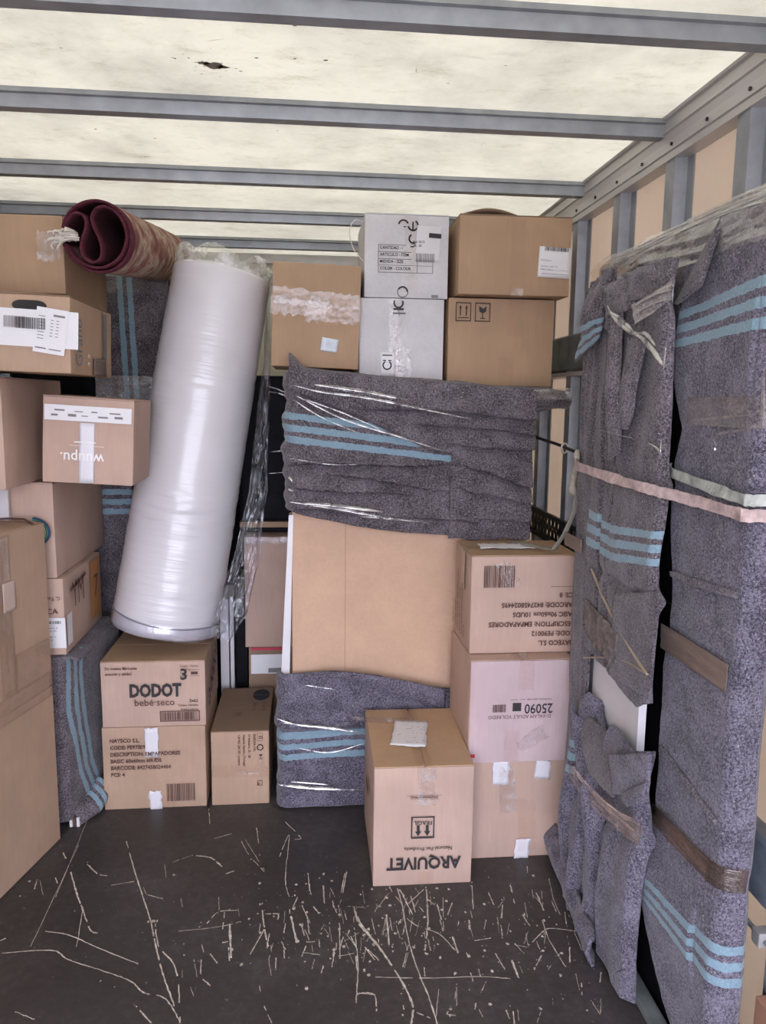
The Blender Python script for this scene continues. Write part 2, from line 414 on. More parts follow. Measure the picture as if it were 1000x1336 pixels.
def sheet(name, parent, fn, nu, nv, mat, stripe=None, thick=0.006, local=False, subd=0):
    """a cloth or film surface: fn(u, v) -> world point; stripe(u, v, p) -> stripe coordinate in metres"""
    v = []; f = []; uv = []
    for j in range(nv+1):
        for i in range(nu+1):
            u, w = i/nu, j/nv; p = Vector(fn(u, w)); v.append(p)
            uv.append((u, stripe(u, w, p) if stripe else -1.0))
    for j in range(nv):
        for i in range(nu):
            a = j*(nu+1)+i; f.append((a, a+1, a+nu+2, a+nu+1))
    o = mesh_obj(name, v, f, mat, parent, uvs=uv, smooth=True, local=local)
    if thick:
        md = o.modifiers.new('thickness', 'SOLIDIFY'); md.thickness = thick; md.offset = 0
    if subd:
        md = o.modifiers.new('smooth', 'SUBSURF'); md.levels = subd; md.render_levels = subd
    return o


def creases(parent, lines, wscale=1.0, name='film_crease', **plane):  # film ridges placed and shaped to give the bright highlight streaks
    """bunched ridges of stretch film standing proud of the surface"""
    V = []; F = []
    for pts, w in lines:
        P_ = catmull([at(px, py, **plane) for px, py in pts], 8); n = len(P_)
        nrm = Vector((-1, 0, 0)) if 'X' in plane else Vector((0, -1, 0))
        for i, p in enumerate(P_):
            t = (P_[min(i+1, n-1)]-P_[max(i-1, 0)]).normalized(); sd = nrm.cross(t).normalized()
            if sd.z < 0: sd = -sd
            k = i/(n-1); ww = w*0.0024*wscale*(0.15+math.sin(math.pi*k)**0.6)*(0.75+0.5*abs(noise.noise(Vector((i*0.5, w, len(V)*0.01)))))
            a = len(V)
            V += [p+sd*ww*0.6, p+nrm*ww*0.55+sd*ww*0.12, p+nrm*ww*0.45-sd*ww*0.25, p-sd*ww*0.5]
            if i: F += [(a-4+q, a-3+q, a+1+q, a+q) for q in range(3)]
    o = mesh_obj(name, V, F, CREASE, parent, smooth=True); o['kind'] = 'stuff'; return o


def quad_px(name, parent, q, X, mat, bulge=0.01, nu=24, nv=20, stripe=None, rg=0.006, th=0.007, seed=0.0, dx=(0, 0, 0, 0)):
    """cloth piece between four places (TL, TR, BR, BL) on the plane x = X, bulging towards -x"""
    c = [at(px, py, X=X+d) for (px, py), d in zip(q, dx)]
    def fn(u, v):
        p = c[0].lerp(c[1], u).lerp(c[3].lerp(c[2], u), v)
        return Vector((p.x-bulge*math.sin(math.pi*u)*math.sin(math.pi*v)-rg*ridge(u*3+seed, v*2, seed), p.y+0.003*nz(v*4, seed), p.z+0.003*nz(u*4, seed)))
    return sheet(name, parent, fn, nu, nv, mat, stripe, th)


# ------------------------------------------------------------------ cartons and their print
_txt = {}


def text_geo(s, bold=0.0):
    k = (s, bold)
    if k not in _txt:
        cu = bpy.data.curves.new('t', 'FONT'); cu.body = s; cu.size = 1.0; cu.resolution_u = 2; cu.offset = bold; cu.fill_mode = 'FRONT'
        ob = bpy.data.objects.new('t', cu); C.objects.link(ob)
        dg = bpy.context.evaluated_depsgraph_get(); dg.update()
        me = bpy.data.meshes.new_from_object(ob.evaluated_get(dg))
        _txt[k] = ([v.co.copy() for v in me.vertices], [tuple(p.vertices) for p in me.polygons])
        bpy.data.objects.remove(ob); bpy.data.curves.remove(cu); bpy.data.meshes.remove(me)
    return _txt[k]


class Carton:
    """x0,y0,z0 = front left bottom corner; w across, d deep, h high; rolls and yaws about the base centre"""

    def __init__(s, name, label, x0, y0, z0, w, d, h, mat, yaw=0.0, roll=0.0, seam=None, group=None, seed=0, cat='box', bulge=0.003, flapmat=None, gap=0.003):
        s.w, s.d, s.h = w, d, h
        s.root = thing(name, label, cat, (x0+w/2, y0+d/2, z0), (0, roll, yaw), group or ('white cartons' if name == 'white_carton' else 'packed moving cartons'))
        t = 0.004
        hb = h-t if seam else h
        s.body = bevel_box('box_body', -w/2, w/2, -d/2, d/2, 0, hb, mat, s.root, 0.004, 2, True, sub=5, bulge=bulge, seed=seed)
        fm = flapmat or mat
        if seam == 'y':
            s.flaps = [s._flap(-w/2, -gap/2, -d/2, d/2, hb, h, fm, seed), s._flap(gap/2, w/2, -d/2, d/2, hb, h, fm, seed+3)]
        elif seam == 'x':
            s.flaps = [s._flap(-w/2, w/2, -d/2, -gap/2, hb, h, fm, seed), s._flap(-w/2, w/2, gap/2, d/2, hb, h, fm, seed+3)]
        s.fr = {'front': (Vector((-w/2, -d/2, 0)), Vector((1, 0, 0)), Vector((0, 0, 1)), Vector((0, -1, 0)), w, h),
                'left': (Vector((-w/2, d/2, 0)), Vector((0, -1, 0)), Vector((0, 0, 1)), Vector((-1, 0, 0)), d, h),
                'right': (Vector((w/2, -d/2, 0)), Vector((0, 1, 0)), Vector((0, 0, 1)), Vector((1, 0, 0)), d, h),
                'top': (Vector((-w/2, -d/2, h)), Vector((1, 0, 0)), Vector((0, 1, 0)), Vector((0, 0, 1)), w, d)}
        s.off = bulge*1.9+0.0022

    def _flap(s, x0, x1, y0, y1, z0, z1, m, seed):
        return bevel_box('flap', x0+0.0005, x1-0.0005, y0+0.0005, y1-0.0005, z0+0.0003, z1, m, s.root, 0.001, 1, True)

    def pt(s, face, u, v, off):
        o, a, b, n, W, H = s.fr[face]
        k = 4*u*(1-u)*4*v*(1-v)
        base = off
        if face != 'top': base = off-(1-k)*0.0
        return o+a*(u*W)+b*(v*H)+n*base

    def patch(s, name, face, u, v, w, h, mat, rot=0.0, off=None, nu=6, nv=6, amp=0.0, label=None, ragged=0.0, seed=0, parent=None):
        """rectangle centred at (u, v) fractions, w x h metres"""
        o, a, b, n, W, H = s.fr[face]
        off = (s.off if face != 'top' else 0.0015) if off is None else off
        c, sn = math.cos(rot), math.sin(rot); V = []; F = []
        for j in range(nv+1):
            for i in range(nu+1):
                x = (i/nu-0.5)*w; y = (j/nv-0.5)*h
                if ragged:
                    if i in (0, nu): x += nz(j*0.9+seed, i+3.3)*ragged
                    if j in (0, nv): y += nz(i*0.9+seed, j+7.7)*ragged
                k = amp*nz(x*60+seed, y*60, seed) if amp else 0
                X, Y = x*c-y*sn, x*sn+y*c
                V.append(o+a*(u*W+X)+b*(v*H+Y)+n*(off+abs(k)))
        for j in range(nv):
            for i in range(nu):
                q = j*(nu+1)+i; F.append((q, q+1, q+nu+2, q+nu+1))
        ob = mesh_obj(name, V, F, mat, s.root if parent is None else parent, local=True, smooth=bool(amp), uvs=[(0, 0)]*len(V))
        if mat not in (TAPE_C, TAPE_M):
            md = ob.modifiers.new('thickness', 'SOLIDIFY'); md.thickness = 0.0005; md.offset = 0
        if label: ob['label'] = label
        return ob

    def _place(s, name, face, verts, faces, u, v, mat, rot, off):
        o, a, b, n, W, H = s.fr[face]
        off = (s.off+0.0009 if face != 'top' else 0.0022) if off is None else off
        c, sn = math.cos(rot), math.sin(rot)
        V = [o+a*(u*W+x*c-y*sn)+b*(v*H+x*sn+y*c)+n*off for x, y in verts]
        return mesh_obj(name, V, faces, mat, s.root, local=True)

    def text(s, face, lines, u, v, size, mat=None, rot=0.0, align='l', bold=0.0, sx=1.0, lead=1.15, off=None, name='printed_text'):
        """anchor = start of the first line's baseline, in the text's own direction"""
        if isinstance(lines, str): lines = [lines]
        V = []; F = []
        for i, ln in enumerate(lines):
            tv, tf = text_geo(ln, bold)
            if not tv: continue
            xs = [p.x for p in tv]; x0, x1 = min(xs), max(xs)
            sh = -x0 if align == 'l' else -(x0+x1)/2 if align == 'c' else -x1
            n = len(V)
            V += [((p.x+sh)*size*sx, p.y*size-i*size*lead) for p in tv]; F += [tuple(k+n for k in q) for q in tf]
        return s._place(name, face, V, F, u, v, mat or INK, rot, off)

    def rects(s, name, face, rs, u, v, mat, rot=0.0, off=None):
        V = []; F = []
        for x0, y0, x1, y1 in rs:
            n = len(V); V += [(x0, y0), (x1, y0), (x1, y1), (x0, y1)]; F.append((n, n+1, n+2, n+3))
        return s._place(name, face, V, F, u, v, mat, rot, off)

    def barcode(s, face, u, v, w, h, mat=None, rot=0.0, frame=0.0, seed=1, off=None):
        r = random.Random(seed); rs = []; x = -w/2
        while x < w/2-0.001:
            b = r.choice((0.012, 0.02, 0.03))*w; rs.append((x, -h/2, min(x+b, w/2), h/2)); x += b+r.choice((0.012, 0.02, 0.028))*w
        if frame:
            e = frame; W, H = w/2+e*2.2, h/2+e*1.6
            rs += [(-W, -H, W, -H+e), (-W, H-e, W, H), (-W, -H, -W+e, H), (W-e, -H, W, H)]
        return s.rects('barcode', face, rs, u, v, mat or INK, rot, off)

    def poly(s, name, face, polys, u, v, mat, rot=0.0, off=None):
        V = []; F = []
        for p in polys:
            n = len(V); V += list(p); F.append(tuple(range(n, n+len(p))))
        return s._place(name, face, V, F, u, v, mat, rot, off)


def frame_rects(w, h, e): return [(-w/2, -h/2, w/2, -h/2+e), (-w/2, h/2-e, w/2, h/2), (-w/2, -h/2, -w/2+e, h/2), (w/2-e, -h/2, w/2, h/2)]


def arrow_poly(cx, cy, h, w, up=True):
    k = 1 if up else -1
    a = [(cx-w*0.22, cy-k*h/2), (cx+w*0.22, cy-k*h/2), (cx+w*0.22, cy+k*h*0.05), (cx-w*0.22, cy+k*h*0.05)]
    b = [(cx-w/2, cy+k*h*0.05), (cx+w/2, cy+k*h*0.05), (cx, cy+k*h/2)]
    return [a, b]


def arc_poly(cx, cy, r, e, a0, a1, n=14):
    o = []
    for i in range(n):
        t0 = math.radians(a0+(a1-a0)*i/n); t1 = math.radians(a0+(a1-a0)*(i+1)/n)
        o.append([(cx+(r-e)*math.cos(t0), cy+(r-e)*math.sin(t0)), (cx+r*math.cos(t0), cy+r*math.sin(t0)), (cx+r*math.cos(t1), cy+r*math.sin(t1)), (cx+(r-e)*math.cos(t1), cy+(r-e)*math.sin(t1))])
    return o


# ================================================================== THE TRUCK BODY
XL, XR, YF, YB, ZR = -1.30, 1.05, 4.45, -0.9, 2.29
fl = MB().box(XL-0.05, XR+0.05, YB, YF+0.05, -0.06, 0.0).build('floor', FLOOR); tag(fl, kind='structure')
gr = MB().box(-30, 30, -40, 20, -1.06, -1.0).build('ground', simple('yard_concrete', (0.30, 0.29, 0.28), 0.9, var=0.1, nscale=1)); tag(gr, kind='structure')
# roof sheets between the bows
ce = MB().box(XL-0.05, XR+0.05, YB, YF+0.05, ZR, ZR+0.004).build('ceiling', ROOF); tag(ce, kind='structure')
for y in (-0.55, 0.0, 0.52, 1.06, 1.625, 2.195, 2.83, 3.42, 4.0):
    prof = [(0.0, 0.0), (0.0, -0.012), (0.010, -0.014), (0.014, -0.046), (0.052, -0.046), (0.056, -0.014), (0.068, -0.012), (0.068, 0.0)]
    V = []; F = []
    for x in (XL, XR-0.03):
        V += [(x, y+a, ZR+b) for a, b in prof]
    n = len(prof)
    for i in range(n): F.append((i, (i+1) % n, n+(i+1) % n, n+i))
    F += [tuple(range(n))[::-1], tuple(range(n, 2*n))]
    b = mesh_obj('roof_beam', V, F, STEEL, ce)
# brown stain with splashes on the roof
V = []; F = []
def blot(cx, cy, rx, ry, seed, k=18):
    n = len(V)
    for i in range(k):
        a = 2*math.pi*i/k; r = 1+0.55*nz(math.cos(a)*1.9+seed, math.sin(a)*1.9, seed)
        V.append((cx+rx*r*math.cos(a), cy+ry*r*math.sin(a), ZR-0.0012))
    F.append(tuple(range(n, n+k))[::-1])
c0 = at(278, 85, Z=ZR)
blot(c0.x, c0.y, 0.022, 0.018, 1.3); blot(c0.x-0.02, c0.y-0.012, 0.016, 0.008, 4.1); blot(c0.x+0.022, c0.y+0.006, 0.016, 0.009, 6.7)
for i in range(26):
    a = RND.uniform(0, 6.28); r = abs(RND.gauss(0, 0.03))+0.012
    blot(c0.x+r*1.5*math.cos(a), c0.y+r*math.sin(a), RND.uniform(0.0015, 0.005), RND.uniform(0.001, 0.003), i*3.1, 8)
for px, py in ((385, 33), (385, 76), (125, 168), (202, 180), (335, 75), (80, 62), (425, 78), (110, 145), (190, 204), (362, 170), (660, 85), (585, 108), (830, 32)):
    c = at(px, py, Z=ZR); blot(c.x, c.y, RND.uniform(0.003, 0.006), RND.uniform(0.002, 0.005), px*0.37, 8)
V2, F2 = V, F; V = []; F = []
for i in range(95):
    cx, cy = RND.uniform(XL, 0.95), RND.uniform(1.2, 4.2); a = RND.gauss(0.2, 0.9); L_ = RND.choice((0.006, 0.012, 0.03, 0.05)); w = RND.uniform(0.0006, 0.0016)
    d = Vector((math.cos(a), math.sin(a), 0)); n_ = Vector((-d.y, d.x, 0)); c_ = Vector((cx, cy, ZR-0.001)); k = len(V)
    m_ = c_+d*L_/2+n_*RND.uniform(-0.004, 0.004)
    V += [c_-n_*w*0.3, m_-n_*w, c_+d*L_, m_+n_*w, c_+n_*w*0.3]; F.append((k, k+1, k+2, k+3, k+4)[::-1])
sf = mesh_obj('roof_scuffs', V, F, simple('scuff_grey', (0.40, 0.38, 0.33), 0.9), ce); tag(sf, kind='stuff')
V, F = V2, F2
st = mesh_obj('roof_stain', V, F, simple('stain_brown', (0.26, 0.22, 0.18), 0.8, var=0.25, nscale=60), ce); tag(st, kind='stuff')

# right wall: translucent sheet, hat section studs, rails
wr = MB().box(XR, XR+0.006, YB, YF, 0, ZR).build('wall_right', WALLT); tag(wr, kind='structure')
for y in (-0.86, -0.48, -0.10, 0.28, 0.66, 1.04, 1.42, 1.80, 2.165, 2.54, 2.93, 3.31, 3.69, 4.07):
    prof = [(-0.065, 0.0), (-0.065, -0.004), (-0.034, -0.006), (-0.028, -0.040), (0.028, -0.040), (0.034, -0.006), (0.065, -0.004), (0.065, 0.0)]
    V = []; F = []; n = len(prof)
    for z in (0.0, ZR-0.10): V += [(XR+b, y+a, z) for a, b in prof]
    for i in range(n): F.append((i, n+i, n+(i+1) % n, (i+1) % n))
    F += [tuple(range(n)), tuple(range(n, 2*n))[::-1]]
    mesh_obj('stud', V, F, STEEL, wr)
def extr_y(name, prof, mat, parent, y0=YB, y1=YF):
    V = []; F = []; n = len(prof)
    for y in (y0, y1): V += [(a, y, b) for a, b in prof]
    for i in range(n): F.append((i, (i+1) % n, n+(i+1) % n, n+i))
    F += [tuple(range(n))[::-1], tuple(range(n, 2*n))]
    return mesh_obj(name, V, F, mat, parent)
extr_y('top_rail', [(XR, ZR), (0.992, ZR), (0.995, ZR-0.006), (1.004, ZR-0.008), (1.006, ZR-0.030), (1.001, ZR-0.033), (1.001, ZR-0.040), (1.007, ZR-0.043), (1.010, ZR-0.066),
                    (1.004, ZR-0.068), (1.004, ZR-0.094), (1.010, ZR-0.096), (1.010, ZR-0.100), (1.003, ZR-0.102), (1.003, ZR-0.120), (XR, ZR-0.120)], ALU, wr)
for i in range(18):
    y = 1.2+i*0.19
    v, f = tube_vf([(1.0, y, ZR-0.081), (1.005, y, ZR-0.081)], 0.005, 8); mesh_obj('rivet', v, f, BLACKM, wr)
extr_y('side_rail', [(XR, 1.757), (1.012, 1.757), (1.006, 1.75), (1.006, 1.628), (1.012, 1.620), (XR, 1.618)], RAIL, wr)
extr_y('side_rail_lip', [(XR, 1.616), (1.004, 1.616), (1.004, 1.600), (XR, 1.596)], ALU, wr)
extr_y('kick_rail', [(XR, 0.545), (1.012, 0.545), (1.004, 0.535), (1.004, 0.40), (1.012, 0.39), (XR, 0.388)], RAIL_LOW, wr)
# perforated lashing rail with real holes
mb = MB(); y = 2.30; zc = 0.985
while y < 4.3:
    for zz in (0.962, 1.008):
        cell = 0.023; r = 0.0135; ring = 12; V = []; F = []
        for k in range(ring):
            a = 2*math.pi*k/ring; ca, sa = math.cos(a), math.sin(a); m = max(abs(ca), abs(sa))
            for xx in (0.998, 1.002):
                V.append((xx, y+cell*ca/m, zz+cell*sa/m)); V.append((xx, y+r*0.8*ca, zz+r*sa))
        for k in range(ring):
            a, b = k*4, ((k+1) % ring)*4
            F += [(a, b, b+1, a+1), (a+1, b+1, b+3, a+3), (a+2, a+3, b+3, b+2)]
        mb.add(V, F)
    y += 0.046
mb.box(0.990, 1.004, 2.277, 4.3, 1.031, 1.043); mb.box(0.990, 1.004, 2.277, 4.3, 0.925, 0.939)
mb.build('lashing_rail', BLACKM, wr)
# thin conduit low on the right wall, only its end shows
v, f = tube_vf([(1.0, 1.35, 0.33), (1.0, 1.75, 0.335)], 0.006); mesh_obj('wall_cable', v, f, STEEL, wr)
bevel_box('cable_clamp', 0.985, 1.02, 1.44, 1.47, 0.315, 0.35, ALU, wr, 0.004)

wl = MB().box(XL-0.006, XL, YB, YF, 0, ZR).build('wall_left', PLY); tag(wl, kind='structure')
for i in range(14):
    y = -0.7+i*0.38
    prof = [(-0.065, 0.0), (-0.034, 0.006), (-0.028, 0.040), (0.028, 0.040), (0.034, 0.006), (0.065, 0.0)]
    V = []; F = []; n = len(prof)
    for z in (0.0, ZR-0.10): V += [(XL+b, y+a, z) for a, b in prof]
    for k in range(n): F.append((k, (k+1) % n, n+(k+1) % n, n+k))
    F += [tuple(range(n))[::-1], tuple(range(n, 2*n))]
    mesh_obj('stud', V, F, STEEL, wl)
extr_y('top_rail', [(XL, ZR), (XL+0.055, ZR), (XL+0.045, ZR-0.04), (XL+0.05, ZR-0.07), (XL+0.042, ZR-0.12), (XL, ZR-0.12)], ALU, wl)
wf = MB().box(XL, XR, YF, YF+0.03, 0, ZR).build('wall_front', HEADB); tag(wf, kind='structure')
mesh_obj('head_rail', *box_vf(XL, XR, YF-0.03, YF, ZR-0.05, ZR), ALU, wf)
mesh_obj('head_rail', *box_vf(XL, XR, YF-0.02, YF, ZR-0.16, ZR-0.10), STEEL, wf)

# floor scratches: worn white lines, drawn where they lie
V = []; F = []
def streak(pts, w0=0.004, seed=0.0, jit=0.0015, gap=0.22):
    pts = catmull([at(px, py, Z=0.0012) for px, py in pts], 10)
    n = len(pts)
    for i in range(n-1):
        if nz(i*0.33+seed, seed) < -0.5+gap*0.5: continue
        p, q = pts[i], pts[i+1]; t = q-p
        if t.length < 1e-5: continue
        s = Vector((-t.y, t.x, 0)).normalized(); wa = w0*(0.55+0.6*abs(nz(i*0.7+seed, 3.3))*2); wb = w0*(0.55+0.6*abs(nz((i+1)*0.7+seed, 3.3))*2)
        k = len(V); j = s*jit*nz(i*1.3, seed)
        V.extend([p+s*wa/2+j, p-s*wa/2+j, q-s*wb/2+j, q+s*wb/2+j]); F.append((k, k+1, k+2, k+3))
A = lambda L_: [(x/2, 1000+y/2) for x, y in L_]
B = lambda L_: [(400+x/2.778, 1060+y/2.778) for x, y in L_]
lines = [(A([(330, 195), (345, 250), (360, 300), (380, 360), (395, 410), (405, 460), (425, 540), (455, 625)]), 3.4),
 (A([(405, 410), (415, 470), (450, 510), (465, 560), (470, 670)]), 3.4), (A([(5, 487), (135, 480), (180, 505), (260, 530), (340, 560), (375, 590), (430, 605), (470, 665)]), 3.0),
 (A([(118, 430), (180, 440), (260, 475), (360, 515)]), 3.0), (A([(185, 275), (200, 330), (215, 370), (235, 425), (255, 435)]), 4.2), (A([(228, 255), (255, 280), (280, 285)]), 3.4),
 (A([(500, 232), (550, 238), (580, 262)]), 5), (A([(590, 280), (612, 272)]), 4), (A([(630, 195), (650, 230), (690, 275)]), 2.2), (A([(745, 145), (785, 185), (770, 190)]), 2.6),
 (A([(560, 188), (605, 175)]), 3), (A([(600, 410), (603, 500)]), 6), (A([(580, 460), (605, 455)]), 4), (A([(685, 375), (690, 420), (700, 470)]), 4), (A([(650, 495), (690, 425)]), 3.5),
 (A([(760, 390), (775, 460)]), 6), (A([(925, 375), (945, 415), (1000, 485)]), 6), (A([(895, 330), (905, 275)]), 3), (A([(845, 310), (847, 355)]), 2.6), (A([(385, 405), (412, 403)]), 8),
 (A([(355, 625), (395, 670)]), 3), (A([(690, 625), (710, 670)]), 2), (A([(790, 485), (870, 495), (925, 487)]), 2.4), (A([(925, 420), (935, 520), (930, 610)]), 2.6), (A([(930, 600), (940, 592), (980, 596)]), 3),
 (A([(215, 380), (200, 470)]), 2), (A([(540, 410), (570, 380), (620, 375)]), 3), (A([(90, 320), (97, 295)]), 3), (A([(145, 290), (150, 305)]), 3), (A([(165, 225), (172, 240)]), 4),
 (A([(0, 455), (15, 448)]), 4), (A([(690, 385), (725, 385), (725, 400)]), 3.4), (A([(730, 235), (755, 180), (745, 290), (755, 340)]), 2), (A([(640, 190), (690, 270)]), 1.6), (A([(545, 110), (548, 150)]), 2.2),
 (A([(460, 430), (560, 420), (630, 405)]), 2), (A([(385, 335), (425, 345)]), 2.6), (A([(290, 310), (350, 300)]), 2.6), (A([(530, 555), (550, 572)]), 3), (A([(450, 250), (500, 232)]), 1.6), (A([(670, 160), (675, 200)]), 2),
 (A([(40, 640), (90, 660)]), 2.2), (A([(240, 110), (150, 330)]), 1.1), (A([(205, 205), (80, 470)]), 1.1),
 (B([(175, 350), (195, 410), (250, 470), (300, 540), (350, 620), (385, 700), (380, 767)]), 4.6), (B([(330, 275), (350, 350), (370, 460), (400, 560), (440, 660), (475, 767)]), 3.2),
 (B([(340, 280), (385, 370)]), 4), (B([(370, 330), (435, 270)]), 3.2), (B([(435, 270), (440, 400), (430, 500)]), 4), (B([(260, 345), (310, 275)]), 2), (B([(440, 315), (465, 335)]), 4),
 (B([(370, 480), (350, 560)]), 2.6), (B([(350, 370), (400, 410), (480, 440), (540, 500)]), 2.8), (B([(250, 597), (450, 600), (620, 595), (740, 602)]), 2.4), (B([(745, 535), (770, 600)]), 5),
 (B([(740, 265), (755, 330)]), 3.6), (B([(600, 250), (605, 350)]), 2.8), (B([(820, 470), (860, 430), (890, 420), (980, 430)]), 3), (B([(855, 390), (880, 460), (940, 560)]), 2.4), (B([(830, 280), (860, 355)]), 4.4),
 (B([(530, 450), (550, 510)]), 4), (B([(60, 265), (65, 330)]), 2.6), (B([(125, 290), (140, 220)]), 2.4), (B([(180, 520), (185, 600), (180, 690)]), 3), (B([(190, 655), (245, 660), (255, 720)]), 3),
 (B([(495, 300), (497, 430)]), 2), (B([(545, 620), (545, 700)]), 1.8), (B([(660, 290), (680, 335)]), 3), (B([(590, 390), (592, 425)]), 5), (B([(400, 725), (450, 745)]), 2.6), (B([(685, 510), (720, 570)]), 3),
 (B([(120, 400), (122, 530)]), 2.6), (B([(0, 470), (30, 468)]), 3), (B([(5, 390), (10, 440)]), 3), (B([(25, 340), (45, 365)]), 4), (B([(610, 465), (670, 455)]), 3), (B([(290, 370), (300, 480)]), 5), (B([(150, 340), (215, 345)]), 2),
 (B([(755, 480), (800, 488)]), 2.4), (B([(920, 370), (895, 310), (880, 240)]), 1.8), (B([(970, 430), (1000, 500)]), 2), (B([(520, 740), (525, 710), (510, 730), (540, 735)]), 3.4), (B([(590, 640), (640, 740)]), 1.8), (B([(750, 720), (755, 767)]), 3), (B([(480, 640), (470, 740)]), 1.6)]
for i, (p, w) in enumerate(lines): streak(p, w*0.00120, seed=i*1.7)
def dab(px, py, s):
    c = at(px, py, Z=0.0012); k = len(V); n = 6
    for i in range(n):
        a = 6.28*i/n; r = s*(0.6+0.8*RND.random()); V.append((c.x+r*math.cos(a), c.y+r*1.3*math.sin(a), 0.0012))
    F.append(tuple(range(k, k+n)))
for i in range(460):
    if i < 330: px, py = RND.gauss(470, 120), RND.gauss(1205, 34)
    elif i < 430: px, py = RND.uniform(620, 790), RND.uniform(1140, 1320)
    else: px, py = RND.uniform(20, 620), RND.uniform(1065, 1330)
    if RND.random() < 0.3:
        L_ = RND.uniform(5, 24); a = RND.gauss(1.5, 0.3); streak([(px, py), (px+L_*math.cos(a), py+L_*math.sin(a))], RND.uniform(0.0008, 0.0038), seed=i*0.9)
    else: dab(px, py, RND.choice((0.0010, 0.0013, 0.0018, 0.0026, 0.0042)))
sc = mesh_obj('scratch_marks', V, F, SCRATCH, fl); tag(sc, kind='stuff')

# ================================================================== RIGHT STACK OF CARTONS
PI = math.pi
g = 'cartons in the low stack at the right'
c = Carton('cardboard_box', 'plain tan carton on the floor with three white tape tabs, bottom of right stack', 0.533, 2.305, 0, 0.318, 0.33, 0.339, K_PINK, seed=1)
c.patch('paper_tape', 'front', 0.29, 0.90, 0.055, 0.085, TAPE_W, 0.03, amp=0.001, ragged=0.006, seed=2)
c.patch('paper_tape', 'front', 0.73, 0.92, 0.052, 0.065, TAPE_W, -0.10, amp=0.001, ragged=0.008, seed=5)
c.patch('paper_tape', 'front', 0.545, 0.10, 0.05, 0.07, TAPE_W, -0.06, amp=0.001, ragged=0.006, seed=9)
c.patch('clear_tape', 'front', 0.36, 0.72, 0.055, 0.16, TAPE_M, 0.1, amp=0.004, ragged=0.01, seed=4)
c.patch('clear_tape', 'front', 0.58, 0.35, 0.06, 0.18, TAPE_C, 0.05, amp=0.003, ragged=0.01, seed=6)
c = Carton('cardboard_box', 'rose-printed carton reading 25090 upside down, middle of the right stack', 0.515, 2.300, 0.340, 0.338, 0.33, 0.345, K_PINK, seam='y', seed=2)
c.patch('printed_face', 'front', 0.5, 0.5, 0.334, 0.341, K_ROSE, off=0.0050, nu=2, nv=2, label='rose pink printed front of the carton')
c.text('front', '25090', 0.805, 0.575, 0.046, INK, PI, sx=0.82, bold=0.012)
c.rects('printed_symbol', 'front', [(-0.014, -0.014, 0.014, 0.014)], 0.455, 0.55, INK)
c.poly('printed_symbol', 'front', [[(-0.010, -0.008), (-0.007, -0.011), (0.010, 0.006), (0.007, 0.009)], [(-0.009, 0.010), (0.002, 0.010), (-0.009, -0.001)], [(0.0, -0.004), (0.009, -0.011), (0.010, -0.002)]], 0.455, 0.55, INK_WHITE, off=0.0082)
c.barcode('front', 0.285, 0.54, 0.045, 0.026, INK_BR, seed=3)
c.text('front', 'D-VALAM ADULT VOL.REDO', 0.79, 0.47, 0.017, INK_BR, PI, sx=0.95, off=0.0076)
c.text('front', 'Incontinence  pants  night  super   medium', 0.79, 0.625, 0.0075, INK_BR, PI, sx=1.05, off=0.0076)
c.rects('printed_mark', 'front', [(-0.009, -0.006, 0.009, 0.006)], 0.035, 0.08, INK_RED)
c.patch('clear_tape', 'front', 0.54, 0.86, 0.05, 0.10, TAPE_C, 0, off=0.0065, amp=0.003, ragged=0.004, seed=8)
c.patch('clear_tape', 'front', 0.42, 0.16, 0.05, 0.11, TAPE_C, 0, off=0.0065, amp=0.002, ragged=0.004, seed=8)
c.patch('clear_tape', 'front', 0.62, 0.22, 0.10, 0.05, TAPE_M, 0.6, off=0.0065, amp=0.004, ragged=0.01, seed=18)
c.patch('clear_tape', 'top', 0.5, 0.12, 0.05, 0.08, TAPE_M, 0, amp=0.004, seed=3)
nay = ['NAYECO S.L.', 'CODE: PE90012', 'DESCRIPTION: EMPAPADORES', 'BASIC 90x60cm 10UDS', 'BARCODE: 8427458024495', 'PCS: 8']
c = Carton('cardboard_box', 'carton with upside-down product text and barcode, topmost of the right stack', 0.523, 2.36, 0.687, 0.350, 0.255, 0.326, K_PINK, seam='x', seed=3, flapmat=K_TAN)
c.text('front', nay, 0.99, 0.13, 0.0225, INK_BR, PI, sx=0.95, bold=0.028, lead=1.42)
c.barcode('front', 0.255, 0.79, 0.10, 0.072, INK_BR, seed=5)
c.rects('printed_line', 'front', [(0.26, 0.222, 0.345, 0.2235)], 0, 0, INK_BR)
c.patch('clear_tape', 'front', 0.33, 0.82, 0.05, 0.09, TAPE_M, 0.5, amp=0.004, ragged=0.01, seed=8)
c.text('left', nay, 0.10, 0.12, 0.022, INK_BR, PI*0.5, sx=0.7, bold=0.008, lead=1.6)
c.patch('brown_tape', 'left', 0.62, 0.80, 0.05, 0.13, simple('tape_tan', (0.42, 0.30, 0.21), 0.3), 0, amp=0.001)
c.patch('clear_tape', 'top', 0.5, 0.5, 0.34, 0.07, TAPE_C, 0, amp=0.002)
c.patch('paper_label', 'top', 0.42, 0.52, 0.19, 0.085, PAPER, -0.03, off=0.004, amp=0.008, ragged=0.012, seed=2, nu=14)

